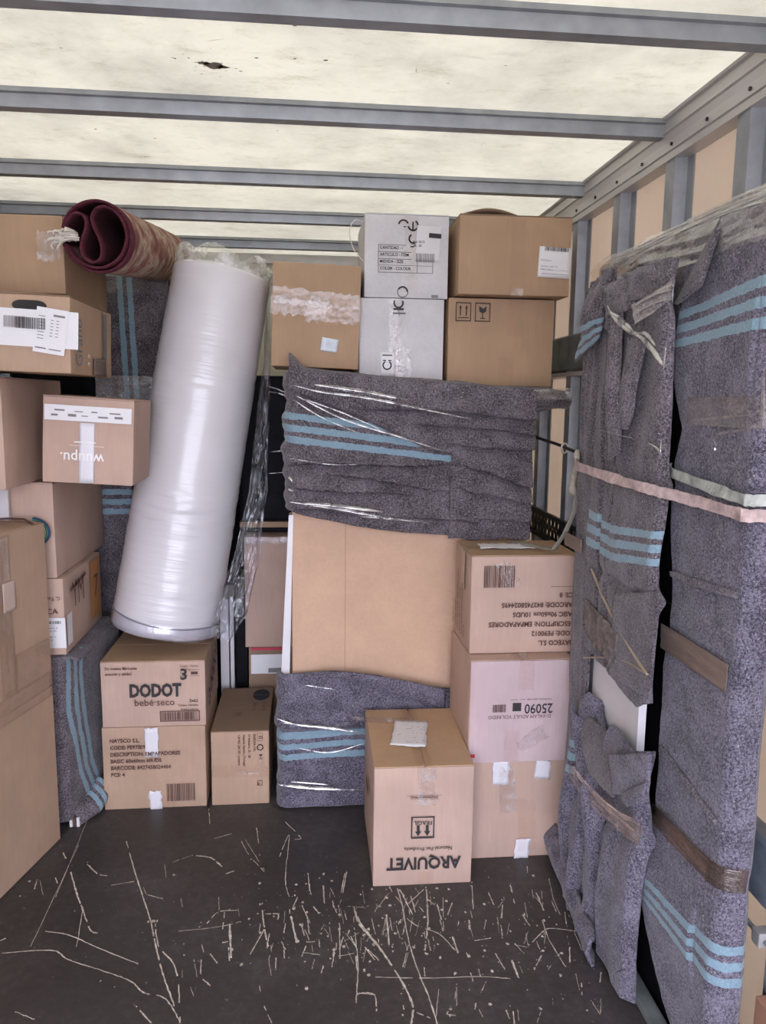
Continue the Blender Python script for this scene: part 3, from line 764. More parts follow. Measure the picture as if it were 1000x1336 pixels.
# ================================================================== CARTON UP FRONT (pet products)
c = Carton('cardboard_box', 'carton standing nearest on the floor, FRAGIL arrows and large lettering upside down', 0.203, 2.183, 0, 0.310, 0.44, 0.394, K_PINK, seam='y', seed=4, flapmat=K_WARM, gap=0.006, yaw=-0.012)
c.text('front', 'ARQUIVET', 0.885, 0.245, 0.055, INK, PI, sx=0.88, bold=0.032)
c.text('front', 'Natural Pet Products', 0.79, 0.335, 0.018, INK, PI, sx=0.98, bold=0.004)
c.rects('printed_frame', 'front', frame_rects(0.072, 0.072, 0.0035), 0.49, 0.50, INK)
c.text('front', 'FRAGIL', 0.49, 0.555, 0.018, INK, PI, align='c', bold=0.012)
c.poly('printed_arrows', 'front', arrow_poly(-0.014, -0.010, 0.036, 0.020, False)+arrow_poly(0.014, -0.010, 0.036, 0.020, False), 0.49, 0.50, INK)
c.rects('printed_arrow_bar', 'front', [(-0.03, -0.033, 0.03, -0.030)], 0.49, 0.50, INK, off=0.0091)
c.rects('printed_line', 'front', [(-0.054, 0, 0.054, 0.001), (-0.042, -0.006, 0.042, -0.0035)], 0.50, 0.765, INK_BR)
c.text('front', 'Papel Natural Calidad Superior', 0.5, 0.745, 0.007, INK_BR, PI, align='c')
c.patch('clear_tape', 'front', 0.52, 0.84, 0.055, 0.12, TAPE_M, 0, amp=0.006, ragged=0.006, seed=3, nu=8, nv=10)
c.patch('clear_tape', 'front', 0.53, 0.06, 0.05, 0.05, TAPE_C, 0, amp=0.002, seed=4)
c.patch('clear_tape', 'top', 0.5, 0.5, 0.05, 0.46, TAPE_C, 0, amp=0.002, seed=5)
c.patch('clear_tape', 'top', 0.18, 0.78, 0.22, 0.05, TAPE_M, -0.1, amp=0.004, seed=6)
c.patch('paper_label', 'top', 0.44, 0.52, 0.115, 0.20, PAPER, -0.18, off=0.004, amp=0.005, ragged=0.008, seed=2, nu=8, nv=10, label='white paper with handwritten notes taped on')
r = random.Random(3)
c.rects('written_note', 'top', [(-0.045+r.uniform(0, 0.02)+k*0.019, -0.085+j*0.017, -0.045+k*0.019+r.uniform(0.010, 0.022), -0.083+j*0.017+r.uniform(0, 0.0015)) for j in range(10) for k in range(5) if r.random() < 0.6], 0.44, 0.52, simple('pen_blue', (0.25, 0.30, 0.45), 0.6), -0.18, off=0.0115)['kind'] = 'stuff'
c.rects('hand_hole', 'left', [(-0.05, -0.016, 0.05, 0.016)], 0.6, 0.62, INK)

# ================================================================== LEFT FLOOR STACK
c = Carton('cardboard_box', 'floor carton with black text lines and two white tape strips, under nappy carton', -0.742, 2.710, 0, 0.368, 0.38, 0.316, K_MID, seed=5)
c.text('front', ['NAYECO S.L.', 'CODE: PE97009', 'DESCRIPTION: EMPAPADORES', 'BASIC 60x60cm 60UDS', 'BARCODE: 8427458024464', 'PCS: 4'], 0.08, 0.83, 0.0205, INK_BR, 0, sx=0.90, bold=0.03, lead=1.27)
c.barcode('front', 0.755, 0.20, 0.105, 0.068, INK_BR, seed=8)
c.patch('paper_tape', 'front', 0.48, 0.82, 0.048, 0.11, TAPE_W, 0.02, amp=0.001, ragged=0.004, seed=2)
c.patch('paper_tape', 'front', 0.50, 0.11, 0.045, 0.075, TAPE_W, 0.05, amp=0.001, ragged=0.006, seed=7)
c.patch('clear_tape', 'front', 0.62, 0.08, 0.06, 0.05, TAPE_C, 0, amp=0.002)
c = Carton('cardboard_box', 'nappy carton with large black lettering and a number 3, under the white roll', -0.738, 2.710, 0.317, 0.368, 0.38, 0.248, K_PINK, seam='x', seed=6, flapmat=K_TAN)
c.text('front', 'DODOT', 0.275, 0.475, 0.066, INK, 0, sx=0.74, bold=0.045)
c.text('front', 'bebé·seco', 0.32, 0.335, 0.036, INK_BR, 0, sx=0.98, bold=0.006)
c.text('front', '3', 0.765, 0.72, 0.058, INK, 0, bold=0.02)
c.text('front', ['Fraldas · Pañales', '  4 - 10 kg', '  Midi', '  Maxi'], 0.765, 0.91, 0.010, INK_BR, 0, lead=1.3)
c.rects('printed_frame', 'front', [(-0.018, -0.012, 0.018, -0.011), (-0.018, 0.011, 0.018, 0.012), (-0.012, -0.006, 0.012, 0.004)], 0.90, 0.82, INK_BR)
c.text('front', '2x62', 0.93, 0.375, 0.016, INK, 0, align='r', bold=0.01)
c.text('front', ['Pañales infantiles', 'Fraldas infantis'], 0.93, 0.315, 0.0105, INK_BR, 0, align='r', bold=0.01, lead=1.5)
c.barcode('front', 0.75, 0.165, 0.128, 0.030, INK_BR, frame=0.003, seed=11)
c.text('front', ['Do mesmo fabricante', 'emoción y calidad'], 0.05, 0.885, 0.0150, INK_BR, 0, sx=0.85, bold=0.02, lead=1.35)
c.text('right', 'DODOT', 0.25, 0.35, 0.09, INK, 0.4, sx=0.7, bold=0.03)
c.text('right', '3', 0.08, 0.25, 0.09, INK, 0, bold=0.03)
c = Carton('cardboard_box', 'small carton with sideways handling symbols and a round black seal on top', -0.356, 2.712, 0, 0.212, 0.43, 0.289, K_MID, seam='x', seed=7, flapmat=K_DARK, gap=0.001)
c.rects('printed_frame', 'front', frame_rects(0.020, 0.030, 0.001), 0.85, 0.925, INK_BR)
c.rects('printed_arrows', 'front', [(-0.005, 0.001, 0.009, 0.0035), (-0.005, -0.006, 0.009, -0.0035)], 0.85, 0.925, INK)
rec = []
for k in range(3): rec += arc_poly(0, 0, 0.0125, 0.004, 20+120*k, 110+120*k, 5)+[[(0.0145*math.cos(math.radians(112+120*k)), 0.0145*math.sin(math.radians(112+120*k))), (0.0065*math.cos(math.radians(112+120*k)), 0.0065*math.sin(math.radians(112+120*k))), (0.0105*math.cos(math.radians(138+120*k)), 0.0105*math.sin(math.radians(138+120*k)))]]
c.poly('recycling_symbol', 'front', rec, 0.85, 0.785, INK)
c.poly('printed_symbol', 'front', [[(-0.008, 0.006), (0.0, -0.003), (0.008, 0.006)], [(-0.001, -0.003), (0.001, -0.003), (0.001, -0.011), (-0.001, -0.011)], [(-0.006, -0.011), (0.006, -0.011), (0.006, -0.0125), (-0.006, -0.0125)]], 0.86, 0.67, INK)
c.rects('printed_frame', 'front', frame_rects(0.020, 0.026, 0.0008), 0.85, 0.60, INK_GR)
c.rects('printed_frame', 'front', frame_rects(0.018, 0.020, 0.002), 0.84, 0.30, INK_BR)
c.rects('printed_symbol', 'front', [(-0.014, -0.001, 0.0, 0.001), (-0.008, -0.008, -0.006, 0.008)], 0.84, 0.30, INK_BR, 0.6)
c.text('front', ['ENERGIA DEL', 'C/ Industria, 25 - 28', 'Valencia. España y Portugal', '+34 963 284 301 contacto'], 0.735, 0.965, 0.0125, INK_BR, -PI/2, bold=0.015, lead=1.5, sx=0.9)
c.patch('clear_tape', 'front', 0.5, 0.47, 0.21, 0.045, TAPE_C, -0.03, amp=0.002, seed=2)
c.patch('clear_tape', 'front', 0.64, 0.45, 0.075, 0.010, TAPE_M, -0.10, amp=0.004, seed=12, off=0.010)
c.poly('round_seal', 'top', [[(0.034*math.cos(6.283*k/28), 0.060*math.sin(6.283*k/28)) for k in range(28)]], 0.78, 0.80, simple('seal_black', (0.012, 0.014, 0.024), 0.8))
c.text('top', 'SECURITY SEAL', 0.78, 0.785, 0.0095, INK_GR, 0, align='c', off=0.0030)
c.text('top', ['0113-67.93', '200701-01'], 0.83, 0.62, 0.020, INK_BR, -PI/2, lead=1.9, bold=0.01)
c.rects('printed_grid', 'top', [(-0.012, -0.02, 0.012, 0.02)], 0.42, 0.36, simple('ink_faint', (0.20, 0.12, 0.07), 0.8))

# ================================================================== UPPER ROW
c = Carton('cardboard_box', 'brown carton crossed by bands of crinkled clear tape, left of the white cartons', -0.126, 2.760, 1.611, 0.306, 0.36, 0.355, K_TAN, seed=8, roll=0.030)
c.patch('crinkled_tape', 'front', 0.50, 0.66, 0.306, 0.055, TAPE_M, -0.05, amp=0.006, ragged=0.01, seed=1, nu=22)
c.patch('crinkled_tape', 'front', 0.30, 0.57, 0.20, 0.055, TAPE_M, -0.05, off=0.009, amp=0.008, ragged=0.014, seed=5, nu=22)
c.patch('crinkled_tape', 'front', 0.68, 0.52, 0.19, 0.060, TAPE_M, -0.02, off=0.010, amp=0.009, ragged=0.014, seed=9, nu=22)
c.patch('paper_label', 'front', 0.66, 0.225, 0.058, 0.046, simple('faded_label', (0.62, 0.68, 0.74), 0.5, var=0.12, nscale=40), -0.12, amp=0.001)
WL = K_WHITE
c = Carton('white_carton', 'white carton with a taped seam and small circle print, lower of the two', 0.186, 2.800, 1.556, 0.306, 0.38, 0.304, WL, seed=9)
c.patch('crinkled_tape', 'front', 0.42, 0.50, 0.045, 0.30, TAPE_M, 0, amp=0.005, ragged=0.008, seed=1, nv=24)
c.patch('crinkled_tape', 'front', 0.52, 0.22, 0.060, 0.13, TAPE_M, 0, off=0.009, amp=0.005, ragged=0.01, seed=4, nv=12)
c.patch('paper_label', 'front', 0.335, 0.24, 0.055, 0.085, PAPER, 0, off=0.009, amp=0.001)
c.poly('printed_ring', 'front', arc_poly(0, 0, 0.017, 0.005, 120, 420, 18)+[[(-0.015, 0.019), (-0.004, 0.019), (-0.004, 0.015), (-0.015, 0.015)], [(0.004, 0.019), (0.015, 0.019), (0.015, 0.015), (0.004, 0.015)]], 0.33, 0.225, INK, off=0.0112)
c.rects('printed_line', 'front', [(-0.018, 0, 0.018, 0.004)], 0.33, 0.335, INK, off=0.0112)
c.poly('printed_ring', 'front', arc_poly(0, 0, 0.019, 0.006, 150, 390, 16)+[[(-0.019, -0.018), (0.019, -0.018), (0.019, -0.025), (-0.019, -0.025)], [(-0.02, -0.034), (0.026, -0.034), (0.026, -0.038), (-0.02, -0.038)]], 0.455, 0.945, INK, off=0.011)
c = Carton('white_carton', 'white carton with a printed order form and a curly black logo, upper one', 0.203, 2.800, 1.862, 0.300, 0.36, 0.288, WL, seed=10, seam='x', gap=0.004)
fm = [(-0.098, -0.052, 0.098, -0.050), (-0.098, 0.042, 0.0, 0.044), (-0.098, -0.052, -0.096, 0.044), (0.096, -0.052, 0.098, -0.012), (-0.098, 0.018, 0.02, 0.020), (-0.098, -0.006, 0.02, -0.004), (-0.098, -0.027, 0.098, -0.0255), (0.040, -0.052, 0.042, -0.012)]
c.rects('printed_form', 'front', fm, 0.485, 0.475, INK_GR)
c.text('front', ['CANTIDAD - /', 'ARTICULO - ITEM', 'MEDIDA - SIZE', 'COLOR - COLOUR'], 0.18, 0.575, 0.0145, INK, 0, bold=0.012, lead=1.62, sx=0.9)
c.patch('shipping_label', 'front', 0.75, 0.66, 0.085, 0.115, simple('label_grey', (0.66, 0.64, 0.65), 0.5, var=0.02), -0.04, off=0.0088)
c.barcode('front', 0.72, 0.48, 0.068, 0.030, INK_GR, seed=6, off=0.0105)
c.rects('printed_block', 'front', [(-0.022, -0.008, 0.022, 0.008)], 0.83, 0.745, INK, -0.05, off=0.0105)
c.text('front', ['Ref. 0215', 'XL  20'], 0.57, 0.655, 0.011, INK, 0, off=0.0105, bold=0.01)
lg = arc_poly(-0.014, 0.0, 0.020, 0.006, 20, 170, 10)+arc_poly(0.020, 0.0, 0.020, 0.006, 190, 420, 14)+[[(0.017, -0.018), (0.022, -0.018), (0.022, 0.012), (0.017, 0.012)], [(-0.014, -0.004), (-0.004, -0.004), (-0.004, -0.007), (-0.014, -0.007)]]
lg += arc_poly(0.022, -0.045, 0.018, 0.006, 120, 290, 12)+[[(0.012, -0.070), (0.024, -0.070), (0.024, -0.074), (0.012, -0.074)]]
c.poly('printed_logo', 'front', lg, 0.50, 0.86, INK)
c.poly('printed_ring', 'front', arc_poly(0, 0, 0.020, 0.006, 0, 150, 10)+arc_poly(0, 0, 0.020, 0.0025, 150, 360, 12), 0.455, 0.07, INK)
c.patch('clear_tape', 'front', 0.55, 0.5, 0.048, 0.28, TAPE_C, 0, off=0.0068, amp=0.001, nv=20)
c.rects('torn_corner', 'front', [(-0.012, -0.004, 0.012, 0.006)], 0.84, 0.02, INK_GR)
v, f = tube_vf(catmull([(0.200, 2.83, 1.99), (0.165, 2.82, 2.03), (0.150, 2.81, 2.085), (0.168, 2.81, 2.125), (0.200, 2.83, 2.125)], 6), 0.0016, 6)
o = mesh_obj('twine', v, f, FRINGE, c.root, local=False); o.matrix_parent_inverse = Matrix.Identity(4)
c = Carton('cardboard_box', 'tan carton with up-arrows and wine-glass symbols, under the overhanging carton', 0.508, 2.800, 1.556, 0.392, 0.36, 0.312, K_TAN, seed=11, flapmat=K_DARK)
for uu in (0.135, 0.315):
    c.rects('printed_frame', 'front', frame_rects(0.056, 0.066, 0.003), uu, 0.84, INK)
c.rects('printed_arrows', 'front', [(-0.013, -0.013, -0.009, 0.020), (0.009, -0.013, 0.013, 0.020), (-0.020, -0.022, 0.020, -0.019)], 0.135, 0.84, INK)
c.poly('printed_arrows', 'front', [[(-0.016, 0.012), (-0.006, 0.012), (-0.011, 0.025)], [(0.006, 0.012), (0.016, 0.012), (0.011, 0.025)]], 0.135, 0.84, INK, off=0.0092)
c.poly('glass_symbol', 'front', [[(-0.014, 0.022), (-0.012, 0.002), (0, -0.004), (0.012, 0.002), (0.014, 0.022), (0.002, 0.012)], [(-0.0015, -0.003), (-0.0015, -0.020), (0.0015, -0.020), (0.0015, -0.003)], [(-0.009, -0.020), (-0.009, -0.023), (0.009, -0.023), (0.009, -0.020)]], 0.315, 0.84, INK)
c.patch('clear_tape', 'front', 0.63, 0.80, 0.055, 0.14, TAPE_C, 0, amp=0.001)
c.patch('clear_tape', 'front', 0.55, 0.18, 0.055, 0.10, TAPE_C, 0, amp=0.001)
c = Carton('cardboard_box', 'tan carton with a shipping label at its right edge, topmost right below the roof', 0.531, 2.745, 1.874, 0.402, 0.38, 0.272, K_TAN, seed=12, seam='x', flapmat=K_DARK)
c.patch('shipping_label', 'front', 0.852, 0.42, 0.118, 0.105, PAPER, -0.04, amp=0.001)
c.barcode('front', 0.865, 0.585, 0.088, 0.013, INK, seed=9, off=0.0115, rot=-0.04)
c.text('front', ['Remitente', '', 'Destino: calle 14', 'bulto 1 de 2'], 0.725, 0.44, 0.009, INK_GR, -0.04, off=0.0115)
c.rects('printed_line', 'front', [(-0.05, -0.035, 0.045, -0.0335), (-0.05, -0.022, 0.045, -0.021)], 0.86, 0.40, INK_GR, -0.04, off=0.0115)
c.patch('clear_tape', 'front', 0.52, 0.5, 0.052, 0.26, TAPE_C, 0, amp=0.002, ragged=0.004, nv=20, seed=3)
c.patch('clear_tape', 'front', 0.52, 0.035, 0.045, 0.025, TAPE_M, 0, off=0.010, amp=0.004)
o = sheet('raised_flap', c.root, lambda u, v: (-0.185+0.19*u, -0.175+0.10*v, 0.274+0.020*math.sin(PI*u)*(1-v)), 12, 4, K_DARK, thick=0.004, local=True)

# ================================================================== LEFT STACK
c = Carton('cardboard_box', 'carton with a folded-over white label and black marker scrawl, on the striped blanket bundle', -1.185, 2.590, 0.634, 0.372, 0.46, 0.264, K_PINK, seed=13)
c.patch('shipping_label', 'front', 0.905, 0.30, 0.078, 0.105, PAPER, 0, amp=0.0)
c.patch('shipping_label', 'right', 0.055, 0.32, 0.052, 0.105, PAPER, 0, amp=0.0)
c.barcode('front', 0.90, 0.44, 0.055, 0.010, INK, seed=9)
c.text('front', ['transporte 8', 'entrega 24h', '', 'Nr. 300 / 4', 'servicio'], 0.82, 0.36, 0.009, INK_GR, 0, off=0.0115)
c.text('front', 'C. Tomo', 0.975, 0.77, 0.016, INK_BR, PI, bold=0.01)
c.text('front', 'CA', 0.95, 0.55, 0.026, INK_BR, 0.0, bold=0.01, align='r')
mk = simple('marker_brown', (0.16, 0.09, 0.08), 0.8)
c.text('right', 'YM', 0.14, 0.55, 0.13, mk, 0.0, sx=0.8, bold=0.0)
c.rects('marker_line', 'right', [(0, 0, 0.19, 0.012)], 0.10, 0.78, mk, 0.1)
c.patch('orange_label', 'right', 0.76, 0.55, 0.11, 0.22, simple('label_orange', (0.56, 0.27, 0.10), 0.5), 0, amp=0.0, label='orange sticker')
c.text('right', '7', 0.70, 0.45, 0.12, mk, 0.0, off=0.012)
c = Carton('cardboard_box', 'plain tan carton directly beneath the small carton with white upside-down lettering', -1.205, 2.590, 0.900, 0.374, 0.60, 0.320, K_PINK, seed=14, seam='x')
c.patch('clear_tape', 'top', 0.9, 0.2, 0.12, 0.06, TAPE_M, 0.3, amp=0.003)
c = Carton('cardboard_box', 'small carton with white upside-down lettering and printed white tape band', -0.836, 2.500, 1.226, 0.276, 0.30, 0.272, K_PINK, seed=15, roll=0.055, yaw=0.03, seam='x')
c.patch('paper_tape', 'front', 0.50, 0.81, 0.262, 0.048, PAPER, 0, amp=0.0, label='white parcel tape band with small print')
c.rects('tape_print', 'front', [(-0.10, 0.004, -0.07, 0.009), (-0.04, 0.003, -0.015, 0.006), (0.01, 0.003, 0.028, 0.007), (0.065, 0.002, 0.098, 0.006), (-0.11, -0.012, -0.09, -0.006), (-0.06, -0.012, -0.035, -0.004), (-0.02, -0.01, 0.0, -0.007), (0.03, -0.012, 0.06, -0.007), (0.08, -0.012, 0.105, -0.005)], 0.5, 0.815, INK_GR, off=0.0108)
c.patch('paper_tape', 'front', 0.49, 0.36, 0.045, 0.19, TAPE_W, 0.0, amp=0.001, seed=4, nv=10)
c.text('front', 'wuupu.', 0.685, 0.355, 0.048, INK_WHITE, PI, sx=0.95, bold=0.012, off=0.011)
c.rects('printed_line', 'front', [(-0.05, 0, 0.055, 0.0012), (-0.035, 0.010, 0.03, 0.014)], 0.48, 0.44, INK_WHITE, off=0.011)
c.patch('clear_tape', 'top', 0.5, 0.5, 0.26, 0.06, TAPE_M, 0, amp=0.005, nu=14)
c = Carton('cardboard_box', 'plain carton left of the small white-lettered carton, partly out of frame', -1.262, 2.370, 1.221, 0.368, 0.56, 0.334, K_PINK, seed=16, seam='x')
c = Carton('cardboard_box', 'carton with an oval hand hole and two overlapping white labels', -1.105, 2.350, 1.572, 0.420, 0.47, 0.222, K_MID, seed=17, roll=0.030, seam='x', flapmat=K_DARK)
c.patch('shipping_label', 'front', 0.70, 0.56, 0.30, 0.105, PAPER, -0.02, off=0.0085)
c.patch('shipping_label', 'front', 0.875, 0.53, 0.088, 0.128, PAPER, -0.12, off=0.0105)
c.barcode('front', 0.745, 0.62, 0.085, 0.032, INK, seed=14, off=0.0118, rot=-0.02)
c.barcode('front', 0.64, 0.63, 0.06, 0.032, INK_GR, seed=15, off=0.0118, rot=-0.02)
c.rects('label_print', 'front', [(0.004, 0.042, 0.036, 0.048)]+[(-0.036, 0.038-k*0.009, -0.018, 0.040-k*0.009) for k in range(8)]+[(-0.002, 0.030-k*0.009, 0.006, 0.032-k*0.009) for k in range(6)]+[(0.014, 0.030-k*0.009, 0.022, 0.032-k*0.009) for k in range(6)]+[(-0.038, -0.053, -0.008, -0.049), (0.0, -0.053, 0.034, -0.050)], 0.875, 0.53, INK_GR, -0.12, off=0.0122)
hh = [(0.030*math.cos(t)+(0.018 if math.cos(t) > 0 else -0.018), 0.015*math.sin(t)) for t in [6.283*k/24 for k in range(24)]]
c.poly('hand_hole', 'front', [hh], 0.735, 0.845, simple('dark_inside', (0.03, 0.028, 0.028), 0.9), off=0.0072)
c.text('right', 'Grano', 0.18, 0.42, 0.10, INK_BLUE, PI/2, sx=0.55, align='c')
c.rects('printed_line', 'right', [(0, 0, 0.15, 0.016), (0, 0.022, 0.15, 0.032)], 0.78, 0.25, INK_BLUE, PI/2)
c.text('right', '3 2', 0.35, 0.13, 0.030, INK_WHITE, PI/2, bold=0.02)
c.patch('brown_tape', 'right', 0.62, 0.13, 0.15, 0.055, TAPE_BR, 0.0, amp=0.002)
c = Carton('cardboard_box', 'open-topped carton at top left beside the rolled rug', -1.105, 2.520, 1.812, 0.365, 0.50, 0.232, K_TAN, seed=18, flapmat=K_DARK)
c.patch('crinkled_tape', 'front', 0.885, 0.60, 0.07, 0.085, TAPE_M, 0, amp=0.006, ragged=0.012, seed=3, nu=12, nv=12)
o = sheet('lower_flap', c.root, lambda u, v: (0.183+0.004, -0.25+0.5*u, 0.232-0.01), 2, 2, K_DARK, thick=0.003, local=True)
# large carton standing on its side, nearest on the left
yaw = math.atan2(-0.08, 0.322)*1.0
root = thing('cardboard_box', 'largest carton, standing tall at the left edge of the load', 'box', (-0.846-0.1*0.970-0.4*0.241, 2.53+0.1*0.241-0.4*0.970, 0), (0, 0, -0.2435))
w2, d2, h2 = 0.10, 0.40, 1.10
bevel_box('box_body', -w2, w2-0.004, -d2, d2, 0, h2, K_MID, root, 0.005, 2, True, sub=6, bulge=0.004, seed=3)
for z0, z1 in ((0.003, 0.55), (0.556, h2-0.003)):
    bevel_box('flap', w2-0.002, w2+0.003, -d2+0.002, d2-0.002, z0, z1, K_MID, root, 0.001, 1, True)
def bigpatch(name, y0, y1, z0, z1, mat, amp=0.002, off=0.0055, ny=10, nzv=10, tilt=0.0):
    return sheet(name, root, lambda u, v: (w2+off+abs(nz(u*9, v*9, y0))*amp, y0+(y1-y0)*u, z0+(z1-z0)*v+tilt*(u-0.5)), ny, nzv, mat, thick=0.0005, local=True)
bigpatch('clear_tape', -0.4, 0.4, 0.52, 0.60, TAPE_C, ny=30)
bigpatch('clear_tape', 0.14, 0.21, 0.60, 1.09, TAPE_C, nzv=24)
bigpatch('paper_tape', 0.165, 0.225, 0.86, 0.95, simple('tape_pinkish', (0.56, 0.42, 0.35), 0.4), 0.001, 0.0075)
bigpatch('clear_tape', 0.20, 0.4, 0.60, 0.72, TAPE_C, 0.004, 0.008)
v, f = tube_vf([(-0.09, 0.36, h2+0.003), (-0.02, 0.39, h2+0.008), (0.04, 0.39, h2+0.008), (0.103, 0.34, h2+0.002)], 0.0035, 6)
mesh_obj('dark_edge_seam', v, f, INK_BR, root, local=True)

# striped elastic band loop peeping out above the big carton
bandr = thing('striped_band', 'loop of rainbow striped band between the tall carton and the stack', 'band', (-0.890, 2.565, 1.00))
for k, (col, r0) in enumerate((((0.45, 0.06, 0.03), 0.030), ((0.40, 0.38, 0.28), 0.036), ((0.05, 0.20, 0.14), 0.042), ((0.02, 0.06, 0.13), 0.048))):
    mt = simple('band_colour', col, 0.6)
    pts = [(-0.890+r0*1.15*math.cos(t)-0.004, 2.562, 1.060+r0*math.sin(t)) for t in [math.radians(-62+ (62+85)*i/16) for i in range(17)]]
    v, f = tube_vf(pts, 0.0033, 6); mesh_obj('band_stripe', v, f, mt, bandr)
bp = MB().box(-1.00, -0.962, 2.56, 2.575, 1.10, 1.20).build('white_sheet', WHITE_P); tag(bp, 'sliver of white panel at the left frame edge above the tall carton', 'panel')

# ================================================================== FOLDS
def crumple(x, z, s=0.0, amp=0.01, fx=2.5, fz=14):
    return amp*(ridge(x*fx+s, z*fz+nz(x*3, z*3, s)*1.5, s)*0.7+0.5*nz(x*fx*2.3, z*fz*2.1, s+9)+0.25*nz(x*22, z*22, s))


# bundle in striped blanket under the left stack
bl = thing('wrapped_bundle', 'striped blanket bundle on the floor under the left stack of cartons', 'blanket bundle', (-1.02, 2.85, 0))
bevel_box('bundle_core', -1.25, -0.855, 2.61, 3.10, 0.012, 0.615, WHITE_P, bl, 0.01)
path = [(-1.24, 2.592), (-0.86, 2.590), (-0.832, 2.600), (-0.818, 2.64), (-0.800, 2.70), (-0.785, 2.76), (-0.775, 2.85), (-0.770, 3.10)]
cum = [0]
for a, b in zip(path, path[1:]): cum.append(cum[-1]+math.dist(a, b))
def along(path, cum, s):
    for i in range(len(path)-1):
        if s <= cum[i+1] or i == len(path)-2:
            t = (s-cum[i])/(cum[i+1]-cum[i]); a, b = path[i], path[i+1]
            return a[0]+(b[0]-a[0])*t, a[1]+(b[1]-a[1])*t
def bfn(u, v):
    s = u*cum[-1]; x, y = along(path, cum, s)
    z = 0.03*(1 if u < 0.5 else 0.9)+v*0.597
    z = z if v > 0.02 else z+0.01*nz(u*9, 1)
    n = crumple(s*1.0, z, 2.0, 0.006, 6, 3)
    out_ = max(0, (0.25-z))*0.10*max(0, min(1, (s-0.5)*4))
    return (x+n+out_*0.3, y+(-n if s < 0.4 else 0), z)
def bst(u, v, p):
    s = u*cum[-1]; c0 = 0.408+max(0, 0.42-p.z)*0.20+0.05*max(0, 0.18-p.z)*4
    return (s-c0)*1.0
sheet('blanket', bl, bfn, 150, 60, WOOL, bst, 0.008)
sheet('blanket_top', bl, lambda u, v: (-1.24+0.468*u, 2.595+0.50*v, 0.622+0.003*nz(u*9, v*9)-max(0, u-0.93)*0.15), 30, 24, WOOL, lambda u, v, p: -1, 0.008)
# rolled hem at the foot of the bundle
pts = [(-0.815, 2.66, 0.055), (-0.800, 2.70, 0.062), (-0.778, 2.735, 0.07), (-0.765, 2.70, 0.05)]
def hem(u, v):
    a = v*2*math.pi; r = (0.030-0.010*abs(u-0.6))*(1+0.15*nz(u*5, v*3))
    c_ = Vector((-0.822, 2.615, 0.032)).lerp(Vector((-0.752, 2.740, 0.085)), u)+Vector((0.012*math.sin(u*3), 0, -0.012*math.sin(u*3.1)))
    return c_+Vector((-0.55, 0.25, 0.75)).normalized()*r*1.3*math.cos(a)+Vector((0.8, -0.5, 0.3)).normalized()*r*0.7*math.sin(a)
sheet('blanket_hem', bl, hem, 24, 20, WOOL, lambda u, v, p: (u-0.45)*0.20, 0.004)
for k in range(3):
    bevel_box('board_edge', -0.835+k*0.012, -0.825+k*0.012, 2.60, 2.69, 0.001, 0.035, (WHITE_L, INK_BR, WHITE_L)[k], bl, 0.001, 1)

# dark wrapped bundle behind the left stack
db = thing('wrapped_bundle', 'dark film-wrapped striped bundle between left stack and white roll', 'blanket bundle', (-0.83, 3.35, 0))
bevel_box('bundle_core', -0.98, -0.735, 3.23, 3.36, 0.0, 1.30, BLACK, db, 0.02)
sheet('blanket', db, lambda u, v: (-0.99+0.275*u, 3.215-crumple(u*0.3, v*1.3, 5, 0.012, 8, 6), 0.02+1.30*v), 26, 120, WOOL, lambda u, v, p: 1.075-p.z+0.06, 0.008)
# tall wrapped item carrying the rug
wb = thing('wrapped_cabinet', 'tall film-wrapped blanket bundle with two pale vertical stripes, behind the rolled rug', 'blanket bundle', (-0.74, 3.6, 0))
bevel_box('bundle_core', -0.88, -0.60, 3.44, 3.85, 0.0, 1.975, BLACK, wb, 0.02)
sheet('blanket', wb, lambda u, v: (-0.895+0.31*u, 3.42-crumple(u*0.3, v*0.8, 3, 0.006, 8, 3), 0.90+1.10*v), 60, 110, WOOL, lambda u, v, p: (p.x+0.843-(2.0-p.z)*0.03) if p.x+0.843-(2.0-p.z)*0.03 > 0.03 else -1, 0.008)
sheet('blanket_top', wb, lambda u, v: (-0.895+0.31*u, 3.42+0.43*v, 1.992+0.004*nz(u*8, v*8)), 14, 14, WOOL, lambda u, v, p: -1, 0.008)
sheet('stretch_film', wb, lambda u, v: (-0.895+0.31*u, 3.405-crumple(u*0.3, v*0.8, 7, 0.004, 3, 20), 1.93+0.05*v), 40, 16, FILM_H, None, 0.0)
sheet('stretch_film', wb, lambda u, v: (-0.895+0.31*u, 3.405-crumple(u*0.3, v*0.8, 9, 0.006, 3, 20), 1.49+0.10*v), 40, 16, FILM_X, None, 0.0)

ww = bevel_box('dark_gap_block', -1.25, -0.90, 3.46, 3.90, 0, 1.80, BLACK, None, 0.012); tag(ww, 'black block added to darken the gaps behind the left stack', 'wrapped furniture')  # added filler, its black stands in for the shade in these gaps

ww = bevel_box('dark_gap_block', -0.57, -0.30, 3.62, 3.95, 0, 1.66, BLACK, None, 0.012); tag(ww, 'black block added to darken the gap just right of the white roll', 'wrapped furniture')  # second added filler, hides the pale front wall so the gap reads dark

